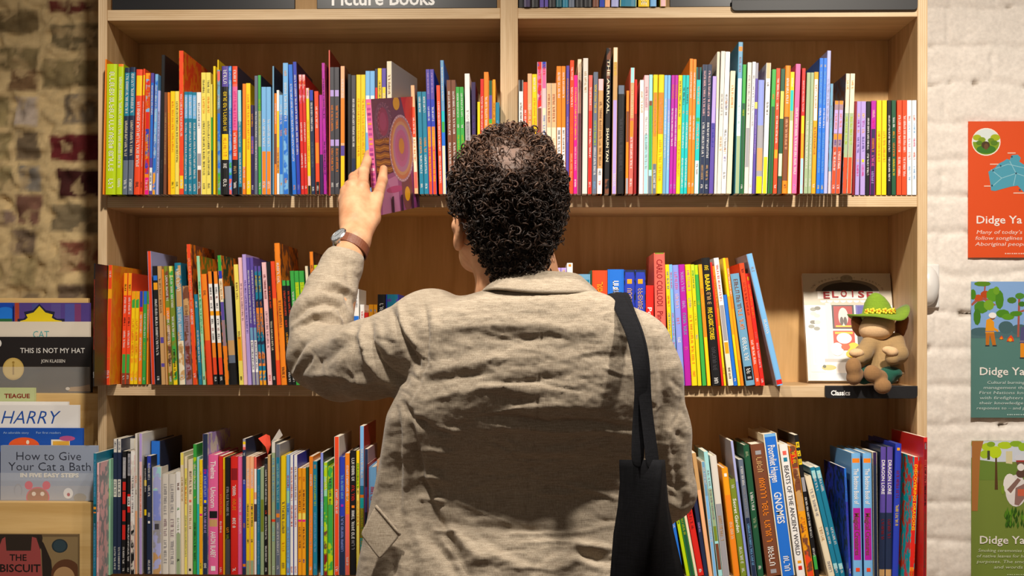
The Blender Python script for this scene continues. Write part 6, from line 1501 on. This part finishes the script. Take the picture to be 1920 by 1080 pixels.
def ribbon(name, path, wid, th, mat, parent, org):
    """a flat strap: points with the direction in which it is wide"""
    P_ = [np.array(p) for p, _ in path]; n = len(P_); vs = []
    for i, (p, wdir) in enumerate(path):
        t = P_[min(i + 1, n - 1)] - P_[max(i - 1, 0)]; t /= np.linalg.norm(t); wv = np.array(wdir, float); wv -= t * (wv @ t); wv /= np.linalg.norm(wv); nv_ = np.cross(t, wv)
        for a, b in ((-1, -1), (1, -1), (1, 1), (-1, 1)): vs.append(np.array(p) + wv * (wid / 2 * a) + nv_ * (th / 2 * b) - org)
    m_ = MB(); m_.add(vs, [(i * 4 + j, i * 4 + (j + 1) % 4, (i + 1) * 4 + (j + 1) % 4, (i + 1) * 4 + j) for i in range(n - 1) for j in range(4)] + [(3, 2, 1, 0), ((n - 1) * 4, (n - 1) * 4 + 1, (n - 1) * 4 + 2, (n - 1) * 4 + 3)])
    o = m_.build(name, mat, parent, True); b = o.modifiers.new('subdivide', 'SUBSURF'); b.levels = b.render_levels = 2; return o
def off_jacket(p, gap=.009):
    """slide a point outwards until it lies on the cloth of the jacket"""
    p = np.array(p, float)
    for _ in range(12):
        i = np.clip(np.round((p - vj.lo) / vj.h).astype(int), 2, vj.n - 3); d = float(vj.a[tuple(i)])
        if d > gap: break
        g = np.array([vj.a[i[0] + 2, i[1], i[2]] - vj.a[i[0] - 2, i[1], i[2]], vj.a[i[0], i[1] + 2, i[2]] - vj.a[i[0], i[1] - 2, i[2]], vj.a[i[0], i[1], i[2] + 2] - vj.a[i[0], i[1], i[2] - 2]]); g /= np.linalg.norm(g) + 1e-9
        p = p + g * (gap - d + .001)
    return p
for k, pts in enumerate([[(1195, 880, -.976, .5), (1196, 840, -.968, .5), (1197, 790, -.950, .45), (1203, 735, -.945, .55), (1201, 690, -.942, .8), (1193, 640, -.925, 1), (1181, 606, -.898, 1), (1166, 579, -.862, 1), (1152, 561, -.815, 1), (1146, 556, -.75, 1), (1149, 575, -.668, 1), (1156, 620, -.618, 1), (1165, 700, -.592, 1)],
                         [(1225, 885, -.978, .6), (1222, 850, -.970, .55), (1214, 790, -.951, .45), (1208, 735, -.941, .55), (1206, 690, -.936, .8), (1199, 645, -.919, 1), (1187, 610, -.892, 1), (1172, 583, -.857, 1), (1158, 565, -.812, 1), (1152, 560, -.75, 1), (1155, 578, -.671, 1), (1162, 622, -.621, 1), (1171, 700, -.595, 1)]]):
    ribbon('handle', [(off_jacket(Wt(x, y_, d_)), (1, -.25 if w_ == 1 else .0 + (1 - w_) * 1.4, .15)) for x, y_, d_, w_ in pts], .0265, .0032, M_CANVAS, tote, TO)
# ---------------------------------------------------------------- plain soft doll in a green felt hat, sitting on the middle shelf
DY = .045
doll = empty('soft_doll', (W(1648, 717, DY).x, DY, SH[2][0])); tag(doll, 'plain soft doll in a green felt hat and tan smock sitting by the storefront book', 'doll', None)
DO = np.array(doll.location)
def felt(name, hexc, rough=.95): return mat_cloth(name, tuple(c * .8 for c in lin(hexc)), lin(hexc), 500, .5, rough)
def dpart(name, vox, mat, it=2):
    v, q = soft(vox, it); return skin(name, [(v - DO, q)], mat, doll)
D_ = lambda px, py, dy=0.0: Wt(px, py, DY + dy)
box = (D_(1570, 745, -.13), D_(1720, 525, .12)); lo = (box[0][0], DY - .14, SH[2][0] - .05); hi = (box[1][0], DY + .10, box[1][2])
def V_(): return Vox(lo, hi, .0022)
M_TAN, M_FACE, M_BOOT, M_GRN, M_TRD, M_YEL, M_RUST = felt('tan_felt', 'A8895E'), felt('peach_felt', 'E0B98C'), felt('brown_felt', '97714A'), felt('green_felt', '7FA02E'), felt('dark_green_felt', '1F5444'), felt('yellow_felt', 'E3BC24'), felt('rust_wool', '8E5A34')
v = V_(); v.ell(D_(1646, 612), (.036, .034, .030), .006); v.ell(D_(1640, 620, -.006), (.033, .03, .022), .01); dpart('head', v, M_FACE)
for side_ in (((1609, 612, .014), (1606, 602, .012), (1612, 622, .010)), ((1690, 610, .014), (1694, 600, .012), (1688, 622, .011))):
    v = V_()
    for px, py, r_ in side_: v.ell(D_(px, py, .012), (r_, r_, r_ * 1.1), .004)
    dpart('hair_tuft', v, M_RUST)
v = V_(); v.loft([(D_(0, 698)[2], D_(1652, 0)[0], .052, DY - .045, DY + .055), (D_(0, 660)[2], D_(1654, 0)[0], .044, DY - .032, DY + .05), (D_(0, 636)[2], D_(1656, 0)[0], .030, DY - .02, DY + .04)], 2.2, .01)
v.chain([D_(1632, 645, -.01), D_(1618, 664, -.045), D_(1611, 672, -.066)], [.020, .017, .014], .012); v.chain([D_(1678, 642), D_(1684, 664, -.035), D_(1673, 672, -.06)], [.021, .019, .015], .012); dpart('smock', v, M_TAN)
v = V_(); v.ell(D_(1606, 662, -.072), (.016, .011, .010), .004); dpart('hand', v, M_FACE)
v = V_(); v.ell(D_(1672, 660, -.068), (.014, .012, .011), .004); v.ell(D_(1664, 656, -.07), (.012, .008, .008), .004); dpart('hand', v, M_FACE)
v = V_(); v.chain([D_(1640, 696, .0), D_(1620, 705, -.055)], [.021, .018], .008); v.chain([D_(1668, 698), D_(1660, 708, -.05)], [.023, .019], .008); v.ell(D_(1672, 700, -.03), (.022, .03, .013), .008); dpart('trousers', v, M_TRD)
v = V_(); v.cap(D_(1606, 702, -.072), D_(1601, 708, -.08), .0155, .016, .006); v.ell(D_(1600, 688, -.086), (.0165, .013, .020), .006); dpart('boot', v, M_BOOT)
v = V_(); v.cap(D_(1650, 708, -.066), D_(1640, 703, -.075), .0165, .0165, .006); v.ell(D_(1655, 724, -.082), (.0185, .014, .0165), .006); v.ell(D_(1634, 700, -.082), (.0165, .013, .018), .006); dpart('boot', v, M_BOOT)
# hat: round-topped crown on a wavy brim
hb_ = MB(); n = 40; hc = D_(1647, 594); prof = [(.064, -.003), (.066, .001), (.050, .002), (.034, .007), (.031, .016), (.026, .030), (.018, .042), (.008, .050), (.0, .052)]
vs = []
for j, (r_, z_) in enumerate(prof):
    for k in range(n):
        a = 2 * math.pi * k / n; wob_ = (.008 * math.sin(2 * a + .6) + .004 * math.sin(3 * a)) * max(0, (r_ - .034) / .03); lift = .016 * max(0, math.cos(a)) ** 3 * max(0, (r_ - .034) / .03)
        vs.append(hc + np.array([r_ * math.cos(a) - .006 * z_ / .05, r_ * .9 * math.sin(a), z_ + wob_ + lift]) - DO)
vs2 = [p - np.array([0, 0, .003]) for p in vs[:n]]; m_in = []
hb_.add(vs, [(j * n + k, j * n + (k + 1) % n, (j + 1) * n + (k + 1) % n, (j + 1) * n + k) for j in range(len(prof) - 1) for k in range(n)])
hb_.add([vs[k] for k in range(n)] + [hc + np.array([.03 * math.cos(2 * math.pi * k / n), .027 * math.sin(2 * math.pi * k / n), -.001]) - DO for k in range(n)], [(k, n + k, n + (k + 1) % n, (k + 1) % n) for k in range(n)] + [])
hat = hb_.build('hat', M_GRN, doll, True)
for i, a in enumerate(np.linspace(-2.5, -.6, 6)):
    f_ = MB(); c_ = hc + np.array([.035 * math.cos(a), .033 * math.sin(a), .011 + .001 * (i % 2)]) - DO; d_ = np.array([math.cos(a), math.sin(a), .25]); s1 = np.array([-math.sin(a), math.cos(a), 0]); s2 = np.cross(d_, s1)
    for k in range(5):
        b = 2 * math.pi * k / 5; p_ = c_ + (s1 * math.cos(b) + s2 * math.sin(b)) * .0042; f_.tube([p_ - d_ * .001, p_ + d_ * .0022], [.0034, .0026], 7, lin('E8D040'))
    f_.tube([c_, c_ + d_ * .0036], [.0026, .0016], 7, lin('C8791E')); f_.build('hat_flower', mat_attr('felt_print', .9, .1) if i == 0 else bpy.data.materials['felt_print'], doll, True)

# ---- a torn page sticking up out of one book on the lower shelf
_bk = next(b['o'] for b in books if b['row'] == 'E' and abs(b['x'] - 502.6) < .2)
bpy.context.view_layer.update()
_mi = _bk.matrix_world.inverted()
def leaf(pts, col, nm):
    m = MB(); q = [_mi @ W(px, py, y) for px, py, y in pts]; m.add(q + [p + Vector((0, .0006, 0)) for p in q], [tuple(range(len(q))), tuple(range(2 * len(q) - 1, len(q) - 1, -1))] + [(i, (i + 1) % len(q), len(q) + (i + 1) % len(q), len(q) + i) for i in range(len(q))], lin(col))
    m.build(nm, M_INK, _bk)
leaf([(484, 822, .00), (499, 814, .02), (506, 817, .03), (508, 834, .015), (502, 852, .0), (498, 838, .0)], 'E2503A', 'loose_page')
leaf([(509, 828, .02), (524, 804, .05), (530, 816, .06), (514, 834, .03)], 'D8D2CA', 'loose_page')
